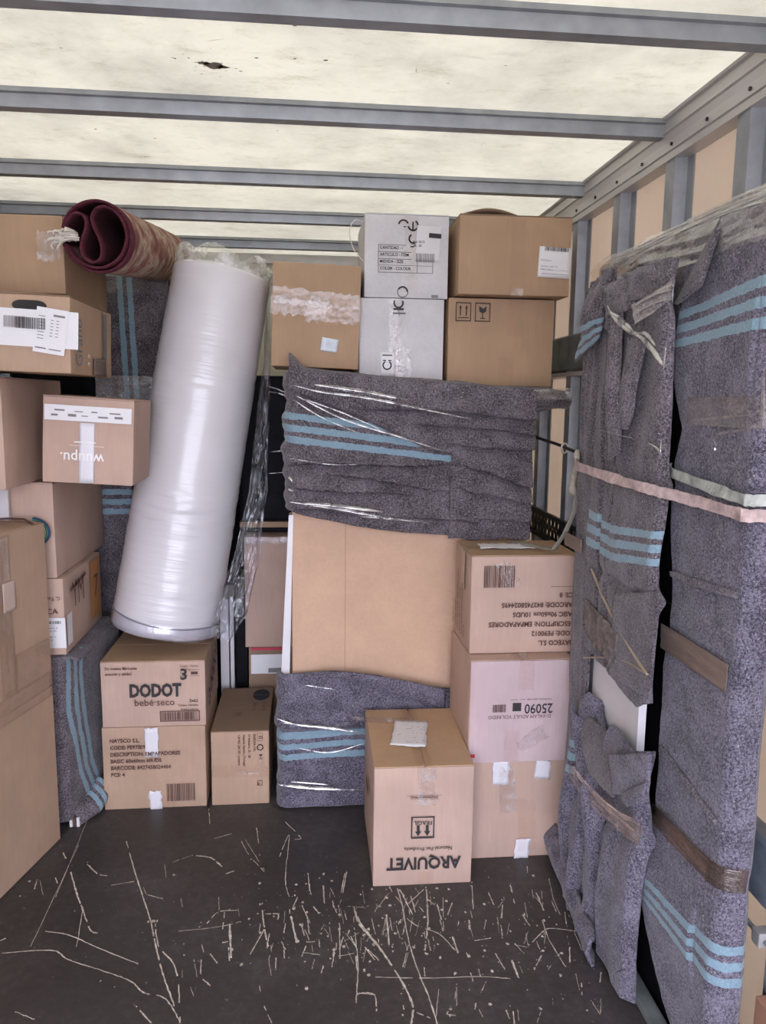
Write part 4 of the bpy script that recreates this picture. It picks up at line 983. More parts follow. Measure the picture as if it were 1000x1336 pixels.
# ================================================================== ROLLED RUG
rg = thing('rolled_rug', 'rolled maroon rug with fringe and pink-beige patterned back, lying on top at left', 'rug', (-0.60, 3.0, 1.86))
A0 = Vector((-0.618, 2.42, 1.965)); A1 = Vector((-0.618, 3.60, 2.112)); ax = (A1-A0).normalized()
e1 = ax.cross(Vector((0, 0, 1))).normalized(); e2 = e1.cross(ax)
raw = [(110, 270), (118, 205), (150, 150), (190, 128), (226, 140), (240, 175), (232, 225), (212, 275), (200, 325), (212, 378), (262, 408), (306, 385), (322, 325), (305, 255), (280, 195), (276, 140), (310, 98), (370, 90), (430, 130), (466, 200), (470, 275), (440, 350), (380, 410), (300, 438), (220, 425), (150, 375), (112, 310)]
c2 = [((x-292)/188*0.092, (262-y)/188*0.092) for x, y in raw]
t0 = math.atan2(c2[-1][1], c2[-1][0])
for k in range(1, 17):
    a = t0 - 0.0 + 2*math.pi*k/16*1.0; c2.append(((0.094+0.010*k/16)*math.cos(a)*1.0, (0.096+0.010*k/16)*math.sin(a)))
cl = catmull([Vector((x, y, 0)) for x, y in c2], 4); th = 0.0045; V = []; F = []; MI = []
nL = 26; n = len(cl)
for j in range(nL+1):
    t = j/nL
    for i, p in enumerate(cl):
        tg = (cl[min(i+1, n-1)]-cl[max(i-1, 0)]).normalized(); nn = Vector((-tg.y, tg.x, 0))
        sh = 0.0 if i < n*0.62 else 0.030*(i/n-0.62)/0.38
        lump = 1+0.02*nz(i*0.08, t*5)
        for sgn in (-1, 1):
            q = p*lump+nn*th*sgn*(0.8+0.3*nz(i*0.3, j*0.5))
            V.append(A0+(A1-A0)*t+ax*(sh if j == 0 else sh*(1-t))+e1*q.x+e2*q.y)
def vi(j, i, s): return (j*n+i)*2+s
for j in range(nL):
    for i in range(n-1):
        for s in (0, 1):
            q = (vi(j, i, s), vi(j, i+1, s), vi(j+1, i+1, s), vi(j+1, i, s)); F.append(q if s == 0 else q[::-1]); MI.append(1 if (s == 0 and i > n*0.45) and j > 0 else 0)
for j in (0, nL):
    for i in range(n-1): F.append((vi(j, i, 0), vi(j, i, 1), vi(j, i+1, 1), vi(j, i+1, 0))); MI.append(0)
for i in (0, n-1):
    for j in range(nL): F.append((vi(j, i, 0), vi(j+1, i, 0), vi(j+1, i, 1), vi(j, i, 1))); MI.append(0)
mesh_obj('rug_roll', V, F, [MAROON, CARPET], rg, midx=MI, smooth=True)
mb = MB(); b0 = A0+e1*-0.075+e2*0.0
for k in range(34):
    s0 = b0+e1*RND.uniform(0.0, 0.03)+e2*RND.uniform(-0.015, 0.015)
    p2 = s0-ax*RND.uniform(0.01, 0.035)-e1*RND.uniform(0.012, 0.05)+e2*RND.uniform(-0.02, 0.012)
    p3 = p2-e1*RND.uniform(-0.004, 0.02)-e2*RND.uniform(0.0, 0.02)
    mb.add(*tube_vf(catmull([s0, p2, p3], 3), [0.003]*6+[0.0012], 5))
mb.build('fringe', FRINGE, rg, smooth=True)

# ================================================================== ROLLED MATTRESS
mt = thing('rolled_mattress', 'white rolled mattress in clear plastic leaning on the nappy carton', 'rolled mattress', (-0.555, 2.95, 0.567))
B0 = Vector((-0.548, 2.925, 0.616)); B1 = Vector((-0.316, 3.035, 1.966)); axm = (B1-B0).normalized()
f1 = axm.cross(Vector((0, 1, 0))).normalized(); f1 = Vector((f1.x, f1.y, f1.z)); f2 = axm.cross(f1)
V = []; F = []; nr, nl = 96, 150; Lm = (B1-B0).length
prof = []
for j in range(nl+1):
    t = j/nl; r = 0.201-0.021*t
    e = 0.030
    d0 = t*Lm; d1 = (1-t)*Lm
    if d0 < e: r -= e*(1-math.sqrt(max(0, 1-(1-d0/e)**2)))*0.8
    if d1 < e*0.6: r -= e*0.5*(1-math.sqrt(max(0, 1-(1-d1/(e*0.6))**2)))
    if 0.050 < d0 < 0.070: r -= 0.004*math.sin((d0-0.05)/0.02*PI)
    prof.append(r)
for j in range(nl+1):
    t = j/nl
    for i in range(nr):
        a = 2*PI*i/nr
        w = 0.0022*ridge(math.cos(a)*1.6+7, t*34+math.sin(a)*1.2, 1.0)+0.0016*nz(math.cos(a)*2, t*70, math.sin(a)*2)
        k = math.exp(-((t-0.36)/0.10)**2)+0.8*math.exp(-((t-0.72)/0.08)**2)+0.6*math.exp(-((t-0.15)/0.06)**2)+0.25
        r = prof[j]+w*k
        V.append(B0+axm*(Lm*t)+f1*math.cos(a)*r+f2*math.sin(a)*r)
for j in range(nl):
    for i in range(nr): F.append((j*nr+i, j*nr+(i+1) % nr, (j+1)*nr+(i+1) % nr, (j+1)*nr+i))
F.append(tuple(range(nr))[::-1]); F.append(tuple(nl*nr+k for k in range(nr)))
# material wants object z along the roll, so this mesh gets its own rotated frame
me_o = mesh_obj('mattress', [Vector(((p-B0).dot(f1), (p-B0).dot(f2), (p-B0).dot(axm))) for p in V], F, FOAM, mt, local=True, smooth=True)
rotm = Matrix((f1, f2, axm)).transposed().to_4x4()
me_o.matrix_local = Matrix.Translation(B0-Vector(mt.location)) @ rotm
# crumpled plastic gathered over the top end
def topf(u, v):
    a = 2*PI*u; r = 0.177-0.10*v*v*1.0
    h = 0.070*math.sin(PI*min(1, v*1.1))*(0.85+0.5*nz(math.cos(a)*1.5, math.sin(a)*1.5, 3))
    n = 0.012*ridge(math.cos(a)*3, math.sin(a)*3, v*2)+0.004*nz(math.cos(a)*9, math.sin(a)*9, v*5)
    return B1+axm*(h-0.012+n*min(1, v*4))+f1*math.cos(a)*(r+n*min(1, v*3))+f2*math.sin(a)*(r+n*min(1, v*3))
sheet('gathered_plastic', mt, topf, 120, 26, film('gathered_film', tint=(0.97, 0.97, 0.93), base=0.06, white=0.33, rough=0.2, sc=(12, 12, 12), bump=0.6), None, 0.0)
# overlapping sleeve edge line at the foot
def foot(u, v):
    a = PI*(1.02+0.96*u)*1.0; a = 2*PI*u
    r = 0.2035+0.002*nz(math.cos(a)*6, math.sin(a)*6, v)+0.004*(1-v); d = 0.010+0.055*v+0.012*math.cos(a+0.8)
    rr = r if d > 0.025 else r-(0.025-d)*0.8
    return B0+axm*d+f1*math.cos(a)*rr+f2*math.sin(a)*rr
sheet('plastic_cuff', mt, foot, 96, 8, film('cuff_film', tint=(0.93, 0.93, 0.97), base=0.16, white=0.10, rough=0.12, sc=(20, 20, 20), bump=0.8), None, 0.0)
v, f = tube_vf([B0+axm*(0.062+0.010*math.cos(t+0.8)+0.004*math.sin(3*t))+f1*math.cos(t)*0.2015+f2*math.sin(t)*0.2015 for t in [2*PI*k/72 for k in range(73)]], 0.003, 6, False)
mesh_obj('plastic_seam', v, f, simple('film_edge_grey', (0.25, 0.25, 0.30), 0.3), mt, smooth=True)
# loose plastic hanging off the right side of the roll
Lp = [(352, 380), (350, 470), (338, 560), (330, 640), (312, 720), (288, 790), (278, 822)]
Rp = [(353, 380), (352, 470), (350, 560), (348, 640), (338, 730), (322, 800), (300, 838)]
def tail(u, v):
    k = v*(len(Lp)-1); i = min(int(k), len(Lp)-2); t = k-i; yv = 3.10-0.30*v
    a = at(Lp[i][0]+(Lp[i+1][0]-Lp[i][0])*t-6, Lp[i][1]+(Lp[i+1][1]-Lp[i][1])*t, Y=yv)
    b = at(Rp[i][0]+(Rp[i+1][0]-Rp[i][0])*t, Rp[i][1]+(Rp[i+1][1]-Rp[i][1])*t, Y=yv)
    p = a.lerp(b, u); n = 0.016*ridge(u*2.2, v*6, 2)+0.010*nz(u*8, v*22, 5)+0.006*nz(u*20, v*60)
    return p+Vector((0.3*n, -n-0.02*math.sin(PI*u), 0))
sheet('loose_plastic', mt, tail, 30, 130, FILM_V, None, 0.0)

# ================================================================== BEHIND, IN THE MIDDLE
c = Carton('cardboard_box', 'narrow carton with a white label, low behind the small carton', -0.250, 3.19, 0, 0.20, 0.42, 0.455, K_DARK, seed=20)
c.patch('paper_label', 'front', 0.42, 0.83, 0.15, 0.085, PAPER, 0)
c.rects('printed_block', 'front', [(-0.03, -0.010, 0.03, 0.010)], 0.56, 0.77, INK_GR, off=0.0115)
c.rects('printed_frame', 'front', [(-0.08, 0, 0.08, 0.012)], 0.45, 0.965, INK_RED)
c = Carton('cardboard_box', 'tall plain carton behind the gap between white roll and cardboard backing', -0.262, 3.17, 0.457, 0.215, 0.44, 0.475, K_PINK, seed=21)
c.patch('clear_tape', 'front', 0.5, 0.97, 0.20, 0.03, TAPE_M, 0, amp=0.005, nu=14)
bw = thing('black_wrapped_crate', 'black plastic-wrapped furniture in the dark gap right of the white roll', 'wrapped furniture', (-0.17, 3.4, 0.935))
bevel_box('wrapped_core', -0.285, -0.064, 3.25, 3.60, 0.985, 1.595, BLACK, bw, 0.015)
bevel_box('wooden_base', -0.285, -0.064, 3.24, 3.60, 0.960, 0.984, K_TAN, bw, 0.002)
bevel_box('foot_block', -0.27, -0.08, 3.28, 3.58, 0.934, 0.960, BLACK, bw, 0.002)
creases(bw, [([(346, 503), (362, 508), (382, 516)], 3), ([(350, 511), (366, 514), (380, 521)], 3), ([(352, 590), (372, 588)], 2.5), ([(350, 618), (375, 616)], 2)], Y=3.235)
pb = thing('stacked_boards', 'two pale upright boards standing right of the nappy carton', 'boards', (-0.33, 3.25, 0))
bevel_box('panel_board', -0.370, -0.335, 3.20, 3.45, 0, 0.66, WHITE_P, pb, 0.002)
bevel_box('panel_board', -0.330, -0.314, 3.21, 3.45, 0, 0.67, WHITE_P, pb, 0.002)
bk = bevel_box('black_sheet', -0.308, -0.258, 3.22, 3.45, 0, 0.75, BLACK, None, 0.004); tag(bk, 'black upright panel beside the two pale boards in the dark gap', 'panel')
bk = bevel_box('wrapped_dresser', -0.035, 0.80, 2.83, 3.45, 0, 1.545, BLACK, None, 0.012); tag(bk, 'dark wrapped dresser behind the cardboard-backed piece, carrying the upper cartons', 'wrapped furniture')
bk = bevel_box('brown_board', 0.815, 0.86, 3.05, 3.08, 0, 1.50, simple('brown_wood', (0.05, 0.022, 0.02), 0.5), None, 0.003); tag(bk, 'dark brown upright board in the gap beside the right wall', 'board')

# ================================================================== CENTRE: cardboard-backed furniture in two blankets
cf = thing('wrapped_headboard', 'upright flat piece with bare cardboard backing, wrapped in blankets above and below', 'wrapped furniture', (0.33, 2.75, 0))
bevel_box('backing_board', -0.055, 0.775, 2.712, 2.775, 0.02, 1.545, K_HARD, cf, 0.002, sub=6, bulge=0.002)
for j in range(1):
    V = []; F = []
    pa, pb_ = at(367, 882, Y=2.705), at(378, 882, Y=2.705); pc, pd = at(383, 672, Y=2.705), at(377, 672, Y=2.705)
    q = [pa, pb_, pc, pd]
    V = [Vector((p.x, 2.703, p.z)) for p in q]+[Vector((p.x, 2.77, p.z)) for p in q]
    F = [(0, 1, 2, 3), (7, 6, 5, 4), (0, 4, 5, 1), (1, 5, 6, 2), (2, 6, 7, 3), (3, 7, 4, 0)]
    mesh_obj('white_edge_strip', V, F, WHITE_L, cf)
mesh_obj('score_line', *box_vf(0.135, 0.137, 2.7085, 2.711, 0.5, 1.08), K_TAN, cf)

def lowb(u, v):
    s = u*0.78
    top = lerp_t([(0, 0.515), (0.30, 0.525), (0.50, 0.505), (0.66, 0.462), (1.0, 0.43)], u)
    if u < 0.08:
        a = (1-u/0.08)*PI/2; x = -0.108-0.030*math.sin(a)+0.03; y = 2.672+0.07*(1-math.cos(a))
    else: x = -0.078+(u-0.08)/0.92*0.74; y = 2.672
    z = 0.008+(top-0.008)*v
    n = crumple(x, z, 11, 0.010, 2.2, 13)
    n += 0.012*math.exp(-((z-0.33)/0.018)**2)-0.010*math.exp(-((z-0.305)/0.010)**2)
    bulge = 0.012*math.sin(PI*min(1, v*1.05))
    if v > 0.97: n -= 0.008
    return (x-(n*0.9 if u < 0.06 else 0), y-n-bulge, z)
sheet('lower_blanket', cf, lowb, 150, 110, WOOL_B, lambda u, v, p: 0.311-p.z-0.010*p.x*1.0+0.008*math.sin(p.x*9), 0.008)
# loose corner folded over the lower blanket's top edge
def lap(u, v):
    x = 0.04+0.46*u; ztop = lerp_t([(0, 0.53), (0.25, 0.527), (0.6, 0.50), (1, 0.455)], u); z = ztop-(0.012+0.07*u)*v
    return (x, 2.650-0.008*math.sin(PI*v)-0.004*nz(u*6, v*3), z)
sheet('blanket_fold', cf, lap, 60, 10, WOOL_B, lambda u, v, p: -1, 0.007)

# upper blanket
PLEATS = [(-0.08, 1.275, 0.55, 1.285, 0.016), (-0.08, 1.205, 0.40, 1.165, 0.014), (0.05, 1.245, 0.50, 1.19, 0.010), (0.50, 1.29, 0.80, 1.20, 0.014), (0.50, 1.215, 0.80, 1.14, 0.012), (0.46, 1.36, 0.80, 1.335, 0.016), (0.30, 1.10, 0.80, 1.075, 0.010), (-0.08, 1.125, 0.25, 1.10, 0.012), (0.15, 1.48, 0.80, 1.445, 0.014), (0.35, 1.43, 0.80, 1.385, 0.010)]
def pleats(x, z):
    f = 0
    for x0, z0, x1, z1, a in PLEATS:
        t = (x-x0)/(x1-x0)
        if t < 0 or t > 1: continue
        zl = z0+(z1-z0)*t+0.006*math.sin(x*11+z0*40); d = z-zl; e = min(1, t*5, (1-t)*5 if x1 < 0.79 else 1)
        f += a*1.9*e*(math.exp(-d/0.034) if d > 0 else -0.9*math.exp(d/0.012))
    return f
def upfront(x, z):
    n = crumple(x, z, 21, 0.010, 1.9, 8)+pleats(x, z)
    n += 0.010*ridge(x*1.2+3, z*6.5+x*0.8, 4)
    return n
def upb(u, v):
    wig = 0.012*nz(3, v*7)+0.008*nz(7, v*17)
    bot = lerp_t([(0, 1.122), (0.10, 1.10), (0.3, 1.060), (0.5, 1.035), (0.75, 1.022), (1, 1.010)], u)
    z = bot+(1.592-0.055*u-bot)*v
    x0 = -0.075+wig-0.012*math.exp(-((z-1.31)/0.06)**2)
    if u < 0.06:
        a = (1-u/0.06)*PI/2; x = x0+0.03-0.03*math.sin(a); y = 2.682+0.08*(1-math.cos(a))
    else: x = x0+0.03+(u-0.06)/0.94*(0.785-x0-0.03); y = 2.682
    n = upfront(x, z)
    return (x, y-n*(1 if u > 0.06 else 0.5)-0.012, z)
def upst(u, v, p):
    return 1.462-p.z-0.115*(p.x+0.05)+0.0 if p.x < 0.55 else -1
sheet('upper_blanket', cf, upb, 170, 130, WOOL, upst, 0.009)
# overlapping layer above the diagonal edge, without stripes
def upo(u, v):
    x = -0.065+0.86*u
    low = lerp_t([(0, 1.535), (0.05, 1.52), (0.30, 1.435), (0.56, 1.332), (0.66, 1.318), (1.0, 1.318)], u)
    if u > 0.655: low = 1.325
    top = 1.598-0.060*u+0.006*nz(u*5, 2)
    z = low+(top-low)*v
    return (x, 2.656-upfront(x, z)*0.9-0.014*(1 if v > 0.03 else 0.3)-0.004*nz(x*9, z*4), z)
sheet('upper_blanket_flap', cf, upo, 150, 50, WOOL, lambda u, v, p: -1, 0.008)
# right-hand piece below with its own vertical edge
def upr(u, v):
    x = 0.500+0.290*u; z = 1.015+(1.375-1.015)*v
    return (x, 2.652-upfront(x, z)*0.9-0.008*(1 if u > 0.03 else 0), z-0.012*(1-u)*0+0.01*nz(u*5, v))
sheet('upper_blanket_flap', cf, upr, 70, 70, WOOL, lambda u, v, p: -1, 0.008)
# top roll overhanging to the right
def roll(u, v):
    a = v*PI*1.25-0.3
    x = -0.06+0.985*u; r = 0.040+0.006*nz(u*6, v*3)-0.012*u; zc = 1.565-0.062*u
    if u < 0.05: zc += (0.05-u)*0.9; 
    s = 1.0 if x < 0.79 else 1.0
    return (x, 2.705-0.062*math.sin(max(0, a))*s-0.006*nz(u*14, v*4), zc+r*math.cos(a)+0.006*ridge(u*4, v*3))
sheet('rolled_blanket_edge', cf, roll, 150, 26, WOOL, lambda u, v, p: -1, 0.008)
sheet('blanket_overhang', cf, lambda u, v: (0.775+0.150*u, 2.675+0.05*v, 1.470+0.035*u-0.014*math.sin(PI*v)+0.004*nz(u*7, v*5)), 24, 12, WOOL, lambda u, v, p: -1, 0.008)
# film bands, tight horizontal creases
FB = film('stretch_film_tight', base=0.05, white=0.05, rough=0.09, sc=(1.6, 3, 90), bump=1.0)
def fband(x0, x1, z0, z1, sl, y, amp, seed, mat=None):
    sheet('stretch_film', cf, lambda u, v: (x0+(x1-x0)*u, y-abs(crumple((x0+(x1-x0)*u), z0+(z1-z0)*v, seed, amp, 1.6, 38)), z0+(z1-z0)*v+sl*u), 110, 24, mat or FB, None, 0.0)
creases(cf, [([(384, 503), (420, 512), (480, 520), (560, 536), (618, 548)], 4), ([(386, 516), (450, 548), (520, 570), (583, 590)], 3.4), ([(382, 521), (420, 545), (470, 566)], 2.4), ([(410, 502), (470, 511), (530, 522)], 6),
  ([(395, 520), (450, 540), (500, 562)], 2.4), ([(378, 655), (430, 663), (480, 672), (530, 679)], 3.6), ([(395, 657), (440, 661), (500, 668)], 5.5), ([(470, 674), (560, 682)], 2), ([(376, 622), (384, 630)], 4), ([(376, 638), (385, 642)], 4), ([(378, 598), (430, 606), (470, 606)], 1.8)], Y=2.60)
creases(cf, [([(362, 938), (390, 946), (440, 951), (474, 960)], 4), ([(370, 943), (420, 950), (470, 955)], 3), ([(364, 1024), (410, 1029), (474, 1031)], 6), ([(380, 1020), (430, 1024)], 3), ([(398, 894), (440, 900)], 3), ([(385, 975), (430, 982), (474, 970)], 1.6)], Y=2.625)
fband(0.72, 0.92, 1.505, 1.545, 0.005, 2.640, 0.012, 15, FILM_X)

# ================================================================== RIGHT: tall wrapped slab against the wall
sl = thing('wrapped_tabletop', 'tall slab wrapped in grey blanket with blue stripes, nearest along the right wall', 'wrapped furniture', (0.92, 1.8, 0))
bevel_box('slab_core', 0.872, 0.905, 1.41, 2.28, 0.0, 1.86, BLACK, sl, 0.006)
def edge_tab(pts, X):
    q = sorted((at(px, py, X=X) for px, py in pts), key=lambda p: p.z)
    return [(p.z, p.y) for p in q]
SLAB_T = edge_tab([(890, 380), (884, 430), (880, 464), (880, 520), (886, 560), (876, 600), (873, 640), (872, 700), (872, 780), (870, 800), (861, 870), (858, 950), (857, 1000), (850, 1060), (838, 1100), (826, 1125), (825, 1145), (837, 1170), (838, 1200), (845, 1240), (858, 1300), (868, 1336)], 0.829)
PANEL_T = edge_tab([(880, 350), (879, 400), (876, 464), (873, 560), (869, 640), (867, 700), (865, 735), (862, 760), (855, 820), (849, 870), (848, 910), (850, 990), (847, 1040), (843, 1090), (839, 1110), (836, 1150), (834, 1200), (828, 1270), (823, 1300)], 0.803)
def stripe_px(a, b, pa, pb, X):
    """stripe coordinate on a plane x = X from the first stripe's upper edge at two places and the stripe pitch there"""
    A_, B_ = at(*a, X=X), at(*b, X=X); za, zb = A_.z-at(a[0], a[1]+pa, X=X).z, B_.z-at(b[0], b[1]+pb, X=X).z
    def f(y, z):
        t = (y-A_.y)/(B_.y-A_.y); t = max(-0.3, min(1.3, t))
        return (A_.z+(B_.z-A_.z)*t-z)*0.04/(za+(zb-za)*t)
    return f
ST_TOP = stripe_px((880, 409), (1000, 350), 17, 28, 0.838); ST_LOW = stripe_px((832, 1124), (930, 1226), 11, 23, 0.838)
ST_PN = stripe_px((811, 684), (865, 692), 18, 18, 0.775); ST_PF = stripe_px((771, 663), (795, 676), 18, 18, 0.79)
def slab_edge(z):
    return lerp_t(SLAB_T, z)
def slab_edge_old(z):  # far edge of the visible blanket
    return lerp_t([(0.0, 1.60), (0.10, 1.64), (0.22, 1.70), (0.33, 1.775), (0.45, 1.70), (0.60, 1.655), (0.72, 1.690), (0.95, 1.675), (1.10, 1.660), (1.35, 1.715), (1.50, 1.690), (1.62, 1.705), (1.78, 1.765), (1.90, 1.80)], z)
def slabf(u, v):
    z = 0.0+1.888*v
    ye = slab_edge(z); yn = 1.372+0.012*nz(2, z*3)
    # path: tuck-in, broad side, rounded corner, end face
    if u < 0.05:
        t = u/0.05; x = 0.880-0.033*math.sin(t*PI/2); y = ye-0.014*t*0+0.010*(1-t)*0; y = ye+0.006*math.sin(t*PI)
    elif u < 0.70:
        t = (u-0.05)/0.65; x = 0.847; y = ye+(yn+0.022-ye)*t
    elif u < 0.78:
        a = (u-0.70)/0.08*PI/2; x = 0.869-0.022*math.cos(a); y = yn+0.022-0.022*math.sin(a)
    else:
        t = (u-0.78)/0.22; x = 0.869+0.040*t; y = yn+0.012*max(0, t-0.7)/0.3
    f = 0.007*ridge(y*3+1, z*1.6, 3)+0.005*nz(y*9, z*4, 1)+0.0016*nz(y*40, z*40)
    # horizontal creases where tapes pull in
    for zt, w in ((1.31, 0.02), (0.965, 0.03), (0.51, 0.03)): f -= 0.007*math.exp(-((z-zt)/w)**2)
    # top dog-ear: bulge around z 1.55-1.75
    f += 0.012*math.exp(-((z-1.60)/0.10)**2)*(1 if u < 0.7 else 0)
    f += 0.014*math.exp(-((z-0.33)/0.08)**2)*(1 if u < 0.6 else 0.0)
    if z > 1.85 and u > 0.05: x += (z-1.85)*0.5
    if u < 0.74: x -= f
    else: y -= f
    return (x, y, z)
def slabst(u, v, p):
    return ST_TOP(p.y, p.z) if p.z > 1.0 else ST_LOW(max(p.y, 1.385), p.z)
sheet('blanket', sl, slabf, 120, 230, WOOL_B, slabst, 0.008)
# long top blanket band running back along the slab, folded over its top
def topb(u, v):
    y = 1.38+0.90*u
    if v < 0.8: x = 0.862; z = 1.66+0.228*v/0.8
    else:
        a = (v-0.8)/0.2*PI/2; x = 0.862+0.035*(1-math.cos(a))*1.5; z = 1.888+0.022*math.sin(a)
    f = 0.010*ridge(y*3+5, z*5, 1)+0.006*nz(y*12, z*9)
    if y < 1.72 and v < 0.8: x += 0.012
    return (x-f, y, z+0.006*nz(y*7, 1))
sheet('top_blanket', sl, topb, 120, 40, WOOL, lambda u, v, p: -1, 0.008)
# lapel fold
LA, LB, LC = at(944, 282, X=0.832), at(882, 397, X=0.832), at(915, 372, X=0.805)
def lapel(u, v):
    p = LA.lerp(LB.lerp(LC, u), v)
    return (p.x-0.014*math.sin(PI*u)*v, p.y, p.z-0.012*math.sin(PI*u)*v)
sheet('folded_lapel', sl, lapel, 24, 40, WOOL, lambda u, v, p: -1, 0.008)
# second overlapping lower blanket hem line
def lowhem(u, v):
    y = 1.392+(slab_edge(0.62)-1.392-0.01)*(1-u); z0 = lerp_t([(0, 0.700), (1, 0.655)], u); z = z0-0.010*v
    return (0.836-0.004*math.sin(PI*v)-0.006*nz(u*4, 2), y, z)
sheet('blanket_hem', sl, lowhem, 30, 4, WOOL, lambda u, v, p: -1, 0.007)
quad_px('blanket_hem', sl, [(876, 745), (962, 773), (962, 781), (876, 752)], 0.833, WOOL, 0.004, rg=0.001, nv=4)
def sband(name, z0, z1, mat, amp, seed, ya=None, dz=0.0, off=0.830):
    def fn(u, v):
        yb = 1.352; yf = slab_edge((z0+z1)/2)-0.004 if ya is None else ya
        if u < 0.95 or 'brown' in name: y = yf+(yb+0.030-yf)*u; x = off
        else: t = (u-0.95)/0.05; y = yb+0.020*(1-t)**2; x = off+0.01+0.05*t
        n = abs(crumple(y, z0+(z1-z0)*v, seed, amp, 2.5, 30)); z = z0+(z1-z0)*v+dz*(u-0.5)
        return (x-n, y, z)
    sheet(name, sl, fn, 60, 14, mat, None, 0.0006)
sband('brown_tape', 0.930, 0.990, TAPE_BR, 0.004, 3, ya=1.672)
sband('shiny_tape', 0.505, 0.555, film('tape_on_blanket', tint=(0.80, 0.72, 0.66), base=0.05, white=0.02, rough=0.2, sc=(4, 4, 60), bump=0.7), 0.004, 6, ya=1.66, dz=0.02)
sband('clear_tape', 1.455, 1.515, TAPE_C, 0.006, 8, ya=1.62)
def topfilm(u, v):
    y = 1.36+0.90*u; z = 1.800+0.118*v
    n = abs(crumple(y, z, 3, 0.014, 2.0, 34))
    return (0.836-n+max(0, z-1.885)*1.2+(0.0 if y > 1.75 else 0.0), y, z+0.008*nz(y*5, 3))
creases(sl, [([(785, 346), (860, 308), (940, 272), (1000, 240)], 3.4), ([(800, 346), (880, 306), (1004, 252)], 2.6), ([(850, 322), (930, 285), (1004, 262)], 2), ([(895, 290), (960, 260), (1004, 243)], 4), ([(800, 338), (840, 322), (880, 302)], 3), ([(905, 296), (960, 275), (1004, 262)], 2.6)], X=0.806)
creases(sl, [([(925, 572), (940, 566), (965, 562), (996, 554)], 3), ([(926, 570), (934, 580), (930, 600)], 1.6), ([(998, 480), (996, 520), (995, 562)], 3.4), ([(900, 548), (940, 545), (985, 541)], 1.4), ([(870, 785), (900, 800), (960, 830)], 1.2)], X=0.812)
sheet('stretch_film', sl, topfilm, 120, 30, FILM_T, None, 0.0)
# floor batten under the slab
bt = bevel_box('floor_batten', 0.822, 0.862, 1.30, 2.20, 0.0015, 0.022, RAIL, None, 0.003); tag(bt, 'grey metal strip on the floor below the wrapped slabs', 'strip')
wd = bevel_box('wood_block', 0.975, 1.035, 1.30, 1.42, 0.0, 0.22, simple('raw_wood', (0.42, 0.22, 0.14), 0.7), None, 0.003); tag(wd, 'end of a reddish wood block at the lower right wall', 'block')

# ================================================================== RIGHT: thinner panel in front, torn blanket showing white board
pn = thing('torn_blanket_bundle', 'white board in torn grey blankets, leaning against the big slab behind it', 'wrapped furniture', (0.83, 1.95, 0))
def PX(y): return 0.805+0.055*(y-1.65)
def qbox(name, y0, y1, z0, z1, xo, th, mat):
    V = []
    for z in (z0, z1):
        for y in (y0, y1): V += [(PX(y)+xo, y, z), (PX(y)+xo+th, y, z)]
    F = [(0, 1, 3, 2), (4, 6, 7, 5), (0, 4, 5, 1), (1, 5, 7, 3), (3, 7, 6, 2), (2, 6, 4, 0)]
    return mesh_obj(name, V, F, mat, pn)
qbox('white_board', 1.735, 2.09, 0.02, 1.80, 0.006, 0.020, WHITE_P)
qbox('dark_backing', 2.091, 2.26, 0.02, 1.82, 0.010, 0.022, WOOL)
# dark vertical strip of blanket at the far end (full height)
def farstrip(u, v):
    z = 0.01+1.82*v; y = 2.085+0.195*u+0.012*nz(1, z*4)
    f = 0.012*ridge(y*14, z*1.1, 2)+0.006*nz(y*20, z*5)
    return (PX(y)-0.006-f+(0.015 if u > 0.9 else 0), y, z)
sheet('far_blanket', pn, farstrip, 30, 120, WOOL, lambda u, v, p: -1, 0.008)
# main near upper blanket
def mainf(u, v):
    bot = lerp_t([(0, 0.80), (0.10, 0.775), (0.45, 0.790), (0.95, 0.805), (1, 0.83)], u)
    topz = lerp_t([(0, 1.815), (0.12, 1.795), (0.35, 1.800), (0.5, 1.80), (1, 1.795)], u)
    z = bot+(topz-bot)*v; y0 = lerp_t(PANEL_T, z); y = y0+(2.09-y0)*u
    if u < 0.05: xin = 0.022*(1-u/0.05)**2
    else: xin = 0
    f = 0.016*ridge(y*7+0.6*z, z*0.9, 7)*min(1, 0.25+u*1.3)+0.006*nz(y*14, z*6, 3)+0.0015*nz(y*50, z*50)
    f += 0.012*math.exp(-((z-1.14)/0.09)**2)*(1-u*0.7)      # bulge of the striped fold
    f -= 0.016*math.exp(-((z-1.045)/0.018)**2)*(1-u*0.6)
    f -= 0.010*math.exp(-((z-1.315)/0.02)**2)
    f += 0.014*math.exp(-((z-1.74)/0.04)**2)
    # deep vertical crease
    f -= 0.034*math.exp(-((u-0.80-0.03*math.sin(z*5))/0.022)**2)*(1 if z < 1.70 else 0.3)
    f -= 0.024*math.exp(-((u-0.58+0.04*math.sin(z*4))/0.018)**2)*(1 if z > 1.35 and z < 1.66 else 0.2)
    return (PX(y)-0.014-f+xin, y, z)
def mainst(u, v, p):
    if u < 0.80: return ST_PN(p.y, p.z)
    return ST_PF(p.y, p.z)
sheet('upper_blanket', pn, mainf, 150, 200, WOOL, mainst, 0.008)
quad_px('blanket_hem', pn, [(803, 775), (861, 772), (849, 913), (796, 880)], 0.783, WOOL, 0.002, rg=0.001)
# torn ragged end
def torn(u, v):
    y = 1.80+0.27*u; z = 0.865+0.045*nz(u*7, 1)*(1-v)+0.05*v-0.018*math.sin(u*PI)*(1-v)+0.02*u
    return (PX(y)-0.030-0.007*ridge(u*5, v*2, 3)-0.004*nz(u*18, v*6), y, z-0.02+0.03*v)
sheet('torn_edge', pn, torn, 50, 14, simple('torn_padding', (0.17, 0.14, 0.13), 0.9, var=0.3, nscale=60), lambda u, v, p: -1, 0.006)
